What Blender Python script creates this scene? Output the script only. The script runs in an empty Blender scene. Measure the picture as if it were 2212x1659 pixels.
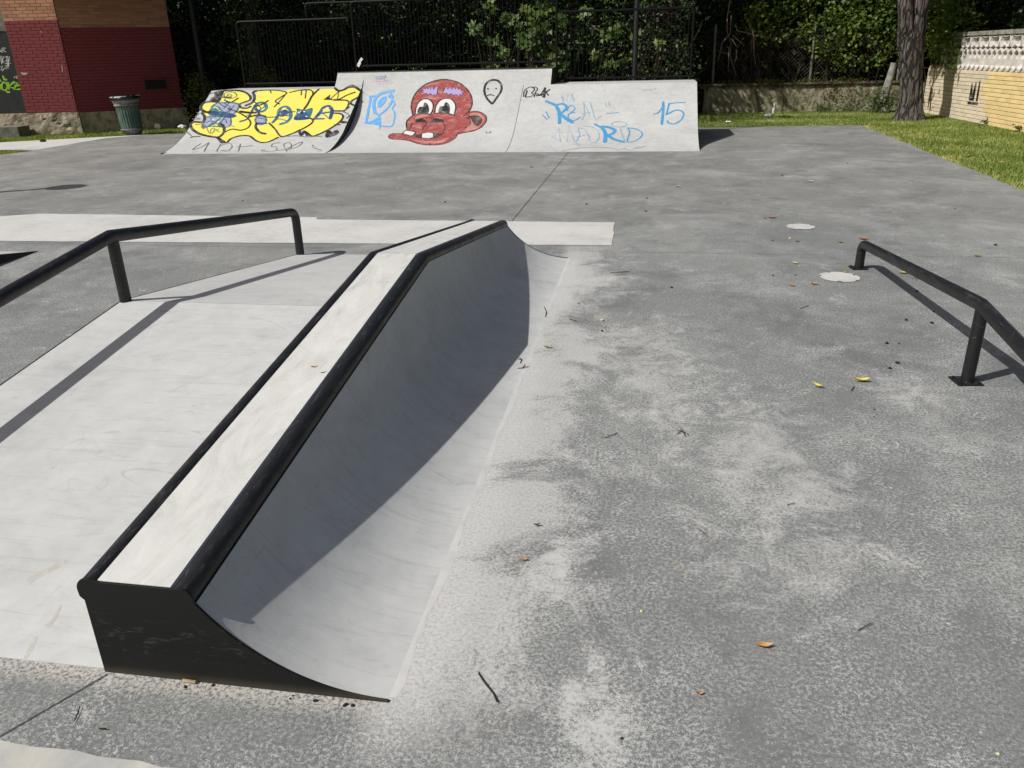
import bpy, bmesh, math, random
import numpy as np
from mathutils import Vector, Matrix, noise as mnoise
random.seed(7); rng = np.random.default_rng(11)
scene = bpy.context.scene
COL = scene.collection
pi = math.pi

# ------------------------------------------------------------------ camera
FPX, YAW, PITCH, ROLL, EYE = 1700.75, -.1720076, .3962450, -.0250100, 1.6   # focal length in px of a 2212 px wide picture
def cam_axes():
    cy, sy = math.cos(YAW), math.sin(YAW)
    f = Vector((sy*math.cos(PITCH), cy*math.cos(PITCH), -math.sin(PITCH)))
    r = Vector((cy, -sy, 0)); u = r.cross(f)
    cr, sr = math.cos(ROLL), math.sin(ROLL)
    return f, cr*r + sr*u, -sr*r + cr*u
CF, CR, CU = cam_axes()
CAM = Vector((0, 0, EYE))
cd = bpy.data.cameras.new('camera'); cam = bpy.data.objects.new('camera', cd); COL.objects.link(cam)
cd.sensor_width = 36; cd.lens = FPX/2212*36; cd.clip_start = .05; cd.clip_end = 600
cam.matrix_world = Matrix(((CR.x, CU.x, -CF.x, 0), (CR.y, CU.y, -CF.y, 0), (CR.z, CU.z, -CF.z, EYE), (0, 0, 0, 1)))
scene.camera = cam

# ------------------------------------------------------------------ light
LDIR = Vector((-.81, -.53, 1.0)).normalized()
w = bpy.data.worlds.new('World'); scene.world = w; w.use_nodes = True
wn = w.node_tree.nodes; wl = w.node_tree.links; wn.clear()
sky = wn.new('ShaderNodeTexSky'); sky.sky_type = 'NISHITA'; sky.sun_disc = False; sky.dust_density = 3.0; sky.ozone_density = .6
sky.sun_elevation = math.asin(LDIR.z); sky.sun_rotation = math.atan2(LDIR.x, LDIR.y)
bg = wn.new('ShaderNodeBackground'); bg.inputs['Strength'].default_value = .068
wo = wn.new('ShaderNodeOutputWorld'); wbm = wn.new('ShaderNodeMix'); wbm.data_type = 'RGBA'; wbm.blend_type = 'MULTIPLY'; wbm.inputs[0].default_value = 1; wbm.inputs[7].default_value = (1.07, 1.01, .93, 1)   # camera white balance
wl.new(sky.outputs[0], wbm.inputs[6]); wl.new(wbm.outputs[2], bg.inputs[0]); wl.new(bg.outputs[0], wo.inputs[0])
sl = bpy.data.lights.new('sun', 'SUN'); sl.energy = 4.4; sl.angle = math.radians(.5); sl.color = (1, .975, .93)
so = bpy.data.objects.new('sun', sl); COL.objects.link(so); so.location = (-20, -12, 30)
so.rotation_euler = LDIR.to_track_quat('Z', 'Y').to_euler()
scene.view_settings.view_transform = 'Standard'; scene.view_settings.look = 'None'
scene.view_settings.gamma = 1; scene.view_settings.exposure = 0; scene.view_settings.use_curve_mapping = False
scene.render.engine = 'CYCLES'
scene.cycles.max_bounces = 6

# ------------------------------------------------------------------ measuring helpers (photo at 2212 px wide -> points of the place)
def ray(x, y): return CF + CR*((x-1106)/FPX) - CU*((y-829.5)/FPX)
def G(x, y, z=0.):
    d = ray(x, y); return CAM + d*((z-EYE)/d.z)
def atplane(x, y, n, p0):
    d = ray(x, y); return CAM + d*(n.dot(p0-CAM)/n.dot(d))

# ------------------------------------------------------------------ object helpers
WLOC = {}
def _link(o): COL.objects.link(o); return o
def tagit(o, label=None, cat=None, group=None, kind=None):
    if label: o['label'] = label
    if cat: o['category'] = cat
    if group: o['group'] = group
    if kind: o['kind'] = kind
    return o
def thing(name, label, cat, loc, group=None):
    o = bpy.data.objects.new(name, None); o.empty_display_size = .1; _link(o); o.location = loc
    WLOC[o.name] = Vector(loc); return tagit(o, label, cat, group)
def mesh_obj(name, verts, faces, m, parent=None, loc=None, smooth=False):
    """verts in world coordinates; the object's origin goes to its parent's base (or loc)"""
    base = WLOC[parent.name] if parent else Vector(loc or (0, 0, 0))
    me = bpy.data.meshes.new(name)
    bx, by, bz = base
    me.from_pydata([(v[0]-bx, v[1]-by, v[2]-bz) for v in verts], [], faces)
    if m:
        for mm in (m if isinstance(m, (list, tuple)) else [m]): me.materials.append(mm)
    if smooth: me.polygons.foreach_set('use_smooth', [True]*len(me.polygons))
    me.update()
    o = bpy.data.objects.new(name, me); _link(o)
    if parent: o.parent = parent
    else: o.location = base
    WLOC[o.name] = base
    return o
class MB:
    def __init__(s): s.v = []; s.f = []
    def add(s, vs, fs):
        n = len(s.v); s.v += [tuple(p) for p in vs]; s.f += [tuple(i+n for i in f) for f in fs]; return s
    def box(s, x0, x1, y0, y1, z0, z1):
        return s.add([(x0,y0,z0),(x1,y0,z0),(x1,y1,z0),(x0,y1,z0),(x0,y0,z1),(x1,y0,z1),(x1,y1,z1),(x0,y1,z1)],
                     [(0,3,2,1),(4,5,6,7),(0,1,5,4),(1,2,6,5),(2,3,7,6),(3,0,4,7)])
    def obox(s, c, a, b, n, la, lb, ln):          # oriented box: centre, three axes, half sizes
        c = Vector(c); vs = []
        for k in (-1, 1):
            for (i, j) in ((-1,-1),(1,-1),(1,1),(-1,1)): vs.append(c + a*(la*i) + b*(lb*j) + n*(ln*k))
        return s.add(vs, [(0,3,2,1),(4,5,6,7),(0,1,5,4),(1,2,6,5),(2,3,7,6),(3,0,4,7)])
    def tube(s, pts, r, seg=12, cap=True):
        pts = [Vector(p) for p in pts]; rr = r if isinstance(r, (list, tuple)) else [r]*len(pts)
        rings = []; t0 = None; nrm = None
        for i, p in enumerate(pts):
            t = ((pts[min(i+1, len(pts)-1)] - p).normalized() + (p - pts[max(i-1, 0)]).normalized())
            t = t.normalized() if t.length > 1e-9 else Vector((0, 0, 1))
            if nrm is None:
                nrm = t.orthogonal().normalized()
            else:
                nrm = (nrm - t*nrm.dot(t)).normalized()
            b = t.cross(nrm)
            k = 1.
            if 0 < i < len(pts)-1:
                c = (pts[i+1]-p).normalized().dot((p-pts[i-1]).normalized()); k = 1/max(.5, math.sqrt((1+c)/2))
            rings.append([p + (nrm*math.cos(2*pi*j/seg) + b*math.sin(2*pi*j/seg))*rr[i]*(k if seg > 5 else 1) for j in range(seg)])
        n = len(s.v)
        for rg in rings: s.v += [tuple(q) for q in rg]
        for i in range(len(rings)-1):
            for j in range(seg):
                a = n+i*seg+j; b2 = n+i*seg+(j+1) % seg; s.f.append((a, b2, b2+seg, a+seg))
        if cap:
            s.f.append(tuple(n+j for j in reversed(range(seg)))); s.f.append(tuple(n+(len(rings)-1)*seg+j for j in range(seg)))
        return s
    def prism(s, prof, axis_pt):                 # profile points (3d) extruded by vector axis_pt
        k = len(prof); a = [Vector(p) for p in prof]; ax = Vector(axis_pt)
        vs = a + [p+ax for p in a]
        fs = [tuple(range(k)), tuple(reversed(range(k, 2*k)))] + [(i, i+k, (i+1) % k+k, (i+1) % k) for i in range(k)]
        return s.add(vs, fs)
    def lathe(s, prof, c, seg=32, flute=0, fl_range=None, fdepth=.0):
        n = len(s.v)
        for (r, z) in prof:
            for j in range(seg):
                rr = r
                if flute and fl_range[0] <= z <= fl_range[1]: rr = r - fdepth*(.5-.5*math.cos(2*pi*j*flute/seg))
                s.v.append((c[0]+rr*math.cos(2*pi*j/seg), c[1]+rr*math.sin(2*pi*j/seg), c[2]+z))
        for i in range(len(prof)-1):
            for j in range(seg):
                a = n+i*seg+j; b = n+i*seg+(j+1) % seg; s.f.append((a, b, b+seg, a+seg))
        return s
    def obj(s, name, m, parent=None, smooth=False, loc=None): return mesh_obj(name, s.v, s.f, m, parent, loc, smooth)

def smooth_by_angle(o, ang=35):
    me = o.data; bm = bmesh.new(); bm.from_mesh(me); bmesh.ops.recalc_face_normals(bm, faces=bm.faces)
    for f in bm.faces: f.smooth = True
    for e in bm.edges:
        if len(e.link_faces) == 2 and e.calc_face_angle(0) > math.radians(ang): e.smooth = False
    bm.to_mesh(me); bm.free(); return o

# ------------------------------------------------------------------ materials
class NT:
    def __init__(s, name):
        s.m = bpy.data.materials.new(name); s.m.use_nodes = True; s.t = s.m.node_tree; s.n = s.t.nodes
        s.b = s.n['Principled BSDF']; s.out = s.n['Material Output']
    def L(s, a, b): s.t.links.new(a, b)
    def pos(s, scale=(1, 1, 1), obj=False):
        if obj:
            c = s.n.new('ShaderNodeTexCoord').outputs['Object']
        else: c = s.n.new('ShaderNodeNewGeometry').outputs['Position']
        mp = s.n.new('ShaderNodeMapping'); mp.inputs['Scale'].default_value = scale; s.L(c, mp.inputs[0]); return mp.outputs[0]
    def noise(s, vec, scale, detail=4, rough=.55, dist=0.):
        t = s.n.new('ShaderNodeTexNoise'); t.inputs['Scale'].default_value = scale; t.inputs['Detail'].default_value = detail
        t.inputs['Roughness'].default_value = rough; t.inputs['Distortion'].default_value = dist; s.L(vec, t.inputs['Vector']); return t.outputs['Fac']
    def vor(s, vec, scale, feature='F1'):
        t = s.n.new('ShaderNodeTexVoronoi'); t.feature = feature; t.inputs['Scale'].default_value = scale; s.L(vec, t.inputs['Vector']); return t.outputs['Distance']
    def ramp(s, fac, stops):
        r = s.n.new('ShaderNodeValToRGB'); e = r.color_ramp.elements
        while len(e) < len(stops): e.new(.5)
        for i, (p, c) in enumerate(stops):
            e[i].position = p; e[i].color = (c, c, c, 1) if not isinstance(c, (tuple, list)) else (*c, 1)
        s.L(fac, r.inputs[0]); return r.outputs[0]
    def mix(s, fac, a, b, mode='MIX'):
        x = s.n.new('ShaderNodeMix'); x.data_type = 'RGBA'; x.blend_type = mode
        for sock, val in ((x.inputs[0], fac), (x.inputs[6], a), (x.inputs[7], b)):
            if hasattr(val, 'links'): s.L(val, sock)
            elif isinstance(val, (int, float)):
                sock.default_value = val if sock == x.inputs[0] else (val, val, val, 1)
            else: sock.default_value = (*val, 1)
        return x.outputs[2]
    def math(s, op, a, b=None, clamp=False):
        x = s.n.new('ShaderNodeMath'); x.operation = op; x.use_clamp = clamp
        for i, val in enumerate((a, b)):
            if val is None: continue
            if hasattr(val, 'links'): s.L(val, x.inputs[i])
            else: x.inputs[i].default_value = val
        return x.outputs[0]
    def sep(s, vec):
        x = s.n.new('ShaderNodeSeparateXYZ'); s.L(vec, x.inputs[0]); return x.outputs
    def step(s, val, a, b):          # smooth ramp 0..1 from a to b
        x = s.n.new('ShaderNodeMapRange'); x.interpolation_type = 'SMOOTHSTEP'
        x.inputs['From Min'].default_value = a; x.inputs['From Max'].default_value = b; s.L(val, x.inputs['Value']); return x.outputs[0]
    def bump(s, h, strength=.3, dist=.01):
        x = s.n.new('ShaderNodeBump'); x.inputs['Strength'].default_value = strength; x.inputs['Distance'].default_value = dist
        s.L(h, x.inputs['Height']); s.L(x.outputs[0], s.b.inputs['Normal'])
    def fin(s, col, rough=.8, spec=.3):
        if hasattr(col, 'links'): s.L(col, s.b.inputs['Base Color'])
        else: s.b.inputs['Base Color'].default_value = (*col, 1)
        if hasattr(rough, 'links'): s.L(rough, s.b.inputs['Roughness'])
        else: s.b.inputs['Roughness'].default_value = rough
        s.b.inputs['Specular IOR Level'].default_value = spec
        return s.m
    def rnd(s):
        return s.n.new('ShaderNodeObjectInfo').outputs['Random']

def m_ramp_concrete():
    t = NT('smooth_ramp_concrete'); p = t.pos()
    a = t.noise(p, 1.3, 5, .6); b = t.noise(p, 9, 6, .65, .4); c = t.noise(p, 70, 3, .6)
    col = t.ramp(t.math('ADD', t.math('MULTIPLY', a, .5), t.math('MULTIPLY', b, .5)), [(.32, (.395, .40, .398)), (.5, (.475, .48, .475)), (.68, (.545, .548, .54))])
    # dark wheel scuffs: stretched noise
    ps = t.pos((1.2, 9, 4)); s1 = t.noise(ps, 3.2, 7, .72, 1.2)
    col = t.mix(t.math('MULTIPLY', t.step(s1, .55, .72), .42), col, (.25, .248, .24))
    pa = t.pos((.7, 11, .7)); s2 = t.noise(pa, 2.4, 8, .74, .5); col = t.mix(t.math('MULTIPLY', t.step(s2, .52, .68), .28), col, (.26, .26, .255))
    sp = t.step(t.noise(p, 28, 2, .5), .70, .78)
    col = t.mix(t.math('MULTIPLY', sp, .25), col, (.30, .295, .28))
    for off, sc, st, am in (((0, 0, 0), (1.6, .5, 1.), 1.1, .30), ((9, 4, 2), (.5, 1.8, 1.), 1.3, .28), ((3, 8, 5), (1, 1, 1), 2.3, .2)):
        mp = t.pos(sc); v = t.n.new('ShaderNodeVectorMath'); v.operation = 'ADD'; v.inputs[1].default_value = off; t.L(mp, v.inputs[0])
        ln = t.math('ABSOLUTE', t.math('SUBTRACT', t.noise(v.outputs[0], st, 2, .5, .6), .5)); line = t.math('SUBTRACT', 1, t.step(ln, .0008, .0035))
        gate = t.step(t.noise(p, 2.7, 4, .7), .52, .62)
        col = t.mix(t.math('MULTIPLY', t.math('MULTIPLY', line, gate), am), col, (.20, .195, .19))
    lt = t.noise(p, .8, 8, .75, .5); col = t.mix(t.math('MULTIPLY', t.step(lt, .54, .66), .30), col, (.60, .60, .59)); col = t.mix(t.math('MULTIPLY', t.math('SUBTRACT', 1, t.step(lt, .34, .46)), .4), col, (.33, .333, .33))
    col = t.mix(t.math('MULTIPLY', c, .12), col, .38)
    t.bump(t.math('ADD', t.math('MULTIPLY', b, .6), t.math('MULTIPLY', c, .25)), .18, .006)
    return t.fin(col, .72, .3)
def m_ledge():
    t = NT('trowelled_ledge_concrete'); p = t.pos((3.2, 1, 3.2)); q = t.pos()
    a = t.noise(p, 2.6, 9, .74, .7); b = t.noise(q, 22, 5, .6)
    col = t.ramp(a, [(.32, (.43, .425, .41)), (.48, (.54, .535, .515)), (.66, (.615, .61, .59))])
    col = t.mix(t.math('MULTIPLY', t.step(b, .58, .75), .35), col, (.43, .41, .38))
    t.bump(t.math('ADD', a, t.math('MULTIPLY', b, .5)), .25, .006)
    return t.fin(col, .75, .3)
def m_court():
    t = NT('mottled_court_concrete'); p = t.pos(); x, y, z = t.sep(p)
    g = t.noise(p, 85, 6, .8, .15); g2 = t.noise(p, 260, 2, .6)
    grit = t.math('ADD', t.math('MULTIPLY', g, .7), t.math('MULTIPLY', g2, .3))
    gz = t.math('SUBTRACT', grit, .5)
    def mask(scale, lo, hi, k, off, rough=.74, detail=9):
        v = t.n.new('ShaderNodeVectorMath'); v.operation = 'ADD'; v.inputs[1].default_value = off; t.L(p, v.inputs[0])
        n = t.noise(v.outputs[0], scale, detail, rough, .35)
        return t.step(t.math('ADD', n, t.math('MULTIPLY', gz, k)), lo, hi)
    col = t.ramp(grit, [(.40, (.115, .121, .121)), (.49, (.18, .186, .184)), (.545, (.262, .268, .262)), (.62, (.38, .383, .372))])
    far = t.step(y, 6.5, 12)
    col = t.mix(t.math('MULTIPLY', far, .55), col, (.205, .198, .187))
    cloud = t.ramp(t.noise(p, .42, 6, .62, .4), [(.36, (.88, .885, .89)), (.5, (1., 1., .995)), (.64, (1.12, 1.115, 1.10))])
    col = t.mix(1., col, cloud, 'MULTIPLY')
    # dark damp looking mottling, pale cement bloom, small white spatters
    col = t.mix(t.math('MULTIPLY', mask(1.4, .53, .60, 1.3, (7, 3, 0), .8), .55), col, (.105, .109, .11))
    col = t.mix(t.math('MULTIPLY', mask(1.0, .525, .60, 1.5, (0, 0, 0), .82), .55), col, (.43, .435, .425))
    def blob(px, py, rx, ry, rot, lo, hi):          # worn chalky places measured on the court
        c = G(px, py); mp = t.n.new('ShaderNodeMapping'); mp.vector_type = 'TEXTURE'; mp.inputs['Location'].default_value = c; mp.inputs['Rotation'].default_value = (0, 0, rot); mp.inputs['Scale'].default_value = (rx, ry, 1); t.L(p, mp.inputs[0])
        ln = t.n.new('ShaderNodeVectorMath'); ln.operation = 'LENGTH'; t.L(mp.outputs[0], ln.inputs[0])
        f = t.math('SUBTRACT', 1, t.step(ln.outputs['Value'], .0, 1.25)); n = t.noise(p, 4.5, 11, .84, .5)
        return t.step(t.math('ADD', t.math('MULTIPLY', f, .34), t.math('ADD', t.math('MULTIPLY', t.math('SUBTRACT', n, .5), 1.5), t.math('MULTIPLY', gz, .8))), lo, hi)
    for (bx_, by_, rx, ry, ro, am) in ((1195, 1230, .12, .42, -.12, .9), (1262, 1470, .13, .36, -.35, .95), (1310, 1600, .13, .26, -.3, .9), (1640, 980, .7, 1.2, .1, .6), (1420, 800, .6, 1.3, 0, .6), (1960, 850, .36, .34, 0, .65), (1700, 1230, .6, .45, 0, .5), (1290, 620, .5, .8, 0, .5)):
        col = t.mix(t.math('MULTIPLY', blob(bx_, by_, rx, ry, ro, .13, .44), am), col, (.49, .492, .48))
    col = t.mix(t.math('MULTIPLY', mask(2.6, .60, .66, 1.1, (3, 9, 0), .8), .6), col, (.50, .50, .49))
    col = t.mix(t.math('MULTIPLY', mask(9., .68, .74, .4, (1, 5, 0)), .6), col, (.54, .53, .51))
    col = t.mix(t.math('MULTIPLY', mask(1.7, .60, .70, .3, (20, 9, 0)), .25), col, (.26, .21, .16))
    # cement slurry spilled along the foot of the curved ramp and around the hump
    ed = t.noise(p, 1.6, 10, .76, .5)
    reach = t.math('ADD', t.math('MULTIPLY', t.math('SUBTRACT', ed, .5), 2.6), t.math('MULTIPLY', gz, .9))
    band = t.math('SUBTRACT', 1, t.step(t.math('SUBTRACT', t.math('ADD', x, .62), reach), .10, .52))
    win = t.math('MULTIPLY', t.step(y, 1.25, 1.7), t.math('SUBTRACT', 1, t.step(y, 6.2, 7.3)))
    win = t.math('MULTIPLY', win, t.step(x, -.72, -.62))
    spk = t.math('ADD', .50, t.math('MULTIPLY', t.step(grit, .40, .58), .4))
    col = t.mix(t.math('MULTIPLY', t.math('MULTIPLY', band, win), spk), col, (.50, .497, .487))
    core = t.math('MULTIPLY', t.math('SUBTRACT', 1, t.step(t.math('SUBTRACT', x, t.math('MULTIPLY', t.math('SUBTRACT', ed, .5), .5)), -.60, -.46)), win)
    col = t.mix(t.math('MULTIPLY', core, t.math('ADD', .2, t.math('MULTIPLY', t.step(g, .38, .6), .45))), col, (.55, .543, .53))
    fr = t.math('MULTIPLY', t.math('MULTIPLY', t.step(y, 1.45, 1.53), t.math('SUBTRACT', 1, t.step(y, 1.56, 1.60))), t.step(t.math('MULTIPLY', x, -1), .55, .7))
    col = t.mix(t.math('MULTIPLY', t.math('MULTIPLY', fr, t.step(x, -3.2, -3.0)), t.step(g, .42, .55)), col, (.45, .43, .395))
    t.bump(t.math('ADD', t.math('MULTIPLY', g, .8), t.math('MULTIPLY', g2, .35)), .3, .004)
    return t.fin(col, .8, .25)
def m_screed():
    t = NT('pale_screed'); p = t.pos()
    a = t.noise(p, 1.6, 6, .65, .4); b = t.noise(p, 14, 5, .65)
    col = t.ramp(t.math('ADD', t.math('MULTIPLY', a, .6), t.math('MULTIPLY', b, .4)), [(.32, (.40, .40, .39)), (.5, (.52, .515, .50)), (.68, (.58, .575, .56))])
    t.bump(b, .2, .004); return t.fin(col, .8, .25)
def m_foot_slab():
    t = NT('stained_screed'); p = t.pos()
    a = t.noise(p, 4, 6, .65, .5); b = t.noise(p, 30, 4, .6)
    col = t.ramp(a, [(.36, (.30, .315, .32)), (.5, (.42, .415, .385)), (.64, (.52, .49, .42))])
    col = t.mix(t.math('MULTIPLY', b, .25), col, .5); t.bump(b, .2, .003); return t.fin(col, .8, .25)
def m_steel():
    t = NT('worn_black_steel'); p = t.pos(); ps = t.pos((5, 1.2, 5))
    a = t.noise(ps, 9, 8, .75, .8); b = t.noise(p, 40, 5, .7); c = t.noise(p, 6, 4, .6)
    col = t.mix(t.math('MULTIPLY', t.step(a, .57, .70), .55), (.009, .0092, .0105), (.13, .125, .115))
    nz = t.sep(t.n.new('ShaderNodeNewGeometry').outputs['Normal'])[2]; top = t.step(nz, .25, .9)
    pl = t.pos((14, 1.0, 14)); gr = t.noise(pl, 4, 9, .8, .3)
    col = t.mix(t.math('MULTIPLY', t.math('MULTIPLY', t.step(gr, .52, .68), top), .42), col, (.12, .118, .115))
    col = t.mix(t.math('MULTIPLY', t.step(b, .64, .72), .5), col, (.15, .14, .12))
    col = t.mix(t.math('MULTIPLY', t.step(c, .58, .70), .35), col, (.06, .036, .02))
    t.bump(t.math('ADD', a, t.math('ADD', b, gr)), .25, .003)
    return t.fin(col, t.ramp(c, [(.3, .36), (.7, .55)]), .45)
def m_steel_plate():
    t = NT('scuffed_black_plate'); p = t.pos(); ps = t.pos((2.2, 1, 9)); x, y, z = t.sep(p)
    a = t.noise(ps, 6, 7, .72, 1.5); b = t.noise(p, 55, 4, .7)
    band = t.math('MULTIPLY', t.step(z, .04, .12), t.math('SUBTRACT', 1, t.step(z, .17, .24)))
    col = t.mix(t.math('MULTIPLY', t.math('MULTIPLY', t.step(a, .54, .68), t.math('ADD', .06, band)), .45), (.0062, .0066, .0066), (.075, .075, .065))
    col = t.mix(t.math('MULTIPLY', t.step(b, .68, .76), .4), col, (.10, .095, .08))
    col = t.mix(t.math('MULTIPLY', t.math('SUBTRACT', 1, t.step(z, .0, .035)), .45), col, (.09, .078, .06))
    return t.fin(col, .5, .25)
def plain(name, c, rough=.7, spec=.3, var=.25, scale=12, bump=.15, obj=False):
    t = NT(name); p = t.pos(obj=obj); a = t.noise(p, scale, 5, .6)
    col = t.ramp(a, [(.3, tuple(v*(1-var) for v in c)), (.7, tuple(v*(1+var) for v in c))])
    t.bump(a, bump, .005); return t.fin(col, rough, spec)
def m_paint(name, c, wear=.25, under=(.5, .5, .49), scale=9, rough=.6, st=(1, 1, 1)):
    t = NT(name); p = t.pos(st); a = t.noise(p, scale, 8, .76, .5); b = t.noise(t.pos(), 2.5, 4, .6)
    col = t.mix(t.math('MULTIPLY', b, .25), c, tuple(v*.75 for v in c))
    f = t.math('MULTIPLY', t.step(a, .46, .68), wear)
    col = t.mix(f, col, under); return t.fin(col, rough, .25)
def m_leaf(name, c0, c1, c2, trans=.25, rough=.42):
    t = NT(name); at = t.n.new('ShaderNodeAttribute'); at.attribute_name = 'rnd'
    col = t.ramp(at.outputs['Fac'], [(.0, c0), (.55, c1), (1., c2)])
    t.fin(col, rough, .22)
    tr = t.n.new('ShaderNodeBsdfTranslucent'); t.L(t.mix(1., col, (1.5, 1.5, .7), 'MULTIPLY'), tr.inputs['Color'])
    ms = t.n.new('ShaderNodeMixShader'); ms.inputs[0].default_value = trans
    t.L(t.b.outputs[0], ms.inputs[1]); t.L(tr.outputs[0], ms.inputs[2]); t.L(ms.outputs[0], t.out.inputs[0]); return t.m
def m_brick(name, c, var=.3, painted=False):
    t = NT(name); p = t.pos(); r = t.rnd(); a = t.noise(p, 30, 5, .65)
    k = t.ramp(r, [(0, 1-var), (.5, 1.0), (1, 1+var*.8)])
    col = t.mix(1., c, k, 'MULTIPLY'); col = t.mix(t.math('MULTIPLY', t.step(a, .5, .8), .4 if not painted else .25), col, tuple(v*.55 for v in c))
    t.bump(a, .5, .006); return t.fin(col, .8 if not painted else .6, .3)
def m_bark(name, d, l, red):
    t = NT(name); p = t.pos((9, 9, 1.5)); a = t.noise(p, 2.4, 9, .72, .9); b = t.noise(t.pos(), 2.2, 4, .6)
    v = t.n.new('ShaderNodeTexVoronoi'); v.feature = 'DISTANCE_TO_EDGE'; v.inputs['Scale'].default_value = 1.15
    w_ = t.n.new('ShaderNodeVectorMath'); w_.operation = 'ADD'; nz = t.n.new('ShaderNodeTexNoise'); nz.inputs['Scale'].default_value = 1.3; nz.inputs['Detail'].default_value = 5; t.L(p, nz.inputs['Vector']); t.L(p, w_.inputs[0]); t.L(nz.outputs['Color'], w_.inputs[1]); t.L(w_.outputs[0], v.inputs['Vector'])
    crack = t.step(v.outputs['Distance'], .0, .16)
    col = t.ramp(a, [(.33, d), (.5, tuple((x+y)/2 for x, y in zip(d, l))), (.66, l)])
    col = t.mix(t.math('MULTIPLY', t.step(b, .5, .7), .5), col, red); col = t.mix(t.math('MULTIPLY', t.math('SUBTRACT', 1, crack), .85), col, (.012, .008, .006))
    t.bump(t.math('ADD', t.math('MULTIPLY', crack, .8), t.math('MULTIPLY', a, .8)), 1., .05); return t.fin(col, .9, .15)

M = dict(ramp=m_ramp_concrete(), ledge=m_ledge(), court=m_court(), screed=m_screed(), foot=m_foot_slab(), steel=m_steel(), plate=m_steel_plate())
M['grass_base'] = plain('turf_soil', (.11, .135, .04), .95, .1, .45, 9)
M['soil'] = plain('dark_leaf_litter', (.010, .0085, .006), .95, .05, .5, 6, .5)
M['joint'] = plain('joint_gap', (.06, .058, .055), .9, .1, .4, 60)
M['fence'] = plain('dark_fence_paint', (.004, .0045, .005), .5, .18, .3, 25, .1)
M['bar'] = plain('matt_black_bar', (.004, .0045, .005), .7, .12, .3, 25, .1)
M['pole'] = plain('dark_pole_paint', (.018, .0185, .02), .5, .3, .25, 20, .1)

# ------------------------------------------------------------------ setting: ground sheets
def sheet(name, poly, z, m, label=None):
    o = mesh_obj(name, [(p[0], p[1], z) for p in poly], [tuple(range(len(poly)))], m); o['kind'] = 'structure'; return o
def wobble(poly, step=.12, amp=.02, seed=1, closed=True):
    r = random.Random(seed); out = []
    for i, p in enumerate(poly if closed else poly[:-1]):
        q = poly[(i+1) % len(poly)]; d = math.dist(p, q); n = max(1, int(d/step))
        for k in range(n):
            t = k/n; a = amp if k else 0
            out.append((p[0]+(q[0]-p[0])*t+r.uniform(-a, a), p[1]+(q[1]-p[1])*t+r.uniform(-a, a)))
    return out
sheet('ground', [(-160, -160), (160, -160), (160, 160), (-160, 160)], -.03, M['grass_base'])
court_poly = wobble([(4.1, -14), (4.34, 10.16), (4.58, 19.08), (1.1, 18.82)], .25, .018, 3, False) + [(1.1, 18.82), (-9, 18.6), (-11.9, 18.45), (-12.6, 17.55), (-12.5, 14.9), (-13.6, 12), (-16, 6), (-16, -14)]
court = sheet('court', court_poly, 0, M['court'])
def joint(p, q, wd, z=.003):
    p = Vector((*p, z)); q = Vector((*q, z)); d = (q-p).normalized(); n = Vector((-d.y, d.x, 0))*wd/2
    mesh_obj('joint', [p-n, q-n, q+n, p+n], [(0, 1, 2, 3)], M['joint'], court)
joint((-1.455, 1.53), (-1.60, 1.275), .004); joint((-1.366, 6.56), (-1.366, 14.25), .006)
joint((-1.455, 1.272), (-1.46, -6), .006)
joint((-.2, 6.79), (4.3, 6.79), .004); joint((-2.9, 6.78), (-9, 6.78), .004); joint((.9, 14.9), (4.4, 14.9), .006)
sheet('path', wobble([(-12.6, 17.55), (-12.5, 15.0), (-13.3, 15.15), (-20, 11.2), (-22, 12.4), (-14.74, 16.73), (-13.2, 17.68), (-11.95, 18.4)], .3, .012, 5), .004, M['screed'])
sheet('concrete_patch', wobble([(-.3, 8.07), (-.285, 7.03), (-6.3, 6.86), (-9.2, 6.8), (-9.2, 7.2), (-7.03, 8.28), (-3.55, 8.2), (-3.5, 8.08)], .16, .007, 8), .004, M['screed'])
sheet('foot_slab', wobble([(3, .95), (-.1, 1.2), (-1.06, 1.262), (-1.6, 1.278), (-3.6, 1.24), (-3.6, -2), (3, -2)], .06, .006, 9), .004, M['foot'])
# raised hillside behind the railings
hv = []; hf = []; NX, NY = 60, 26
for j in range(NY):
    for i in range(NX):
        X = -30+60*i/(NX-1)
        front = 23.6 if X > .9 else 20.9
        Yv = front+.02+22*(max(0, j-1)/(NY-2))**1.3; t = (Yv-front) if j else 0; z = (.66 if X > .9 else -.02)*(1 if t > 0 else -.1) + t*(.26 if X > .9 else .30) + .35*mnoise.noise(Vector((X*.5, Yv*.5, 3)))*min(1, t)
        if t <= 0: z = -.06
        hv.append((X, Yv, z))
for j in range(NY-1):
    for i in range(NX-1): a = j*NX+i; hf.append((a, a+1, a+NX+1, a+NX))
o = mesh_obj('hillside', hv, hf, M['soil'], smooth=True); o['kind'] = 'structure'
#@@SPLIT1

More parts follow.
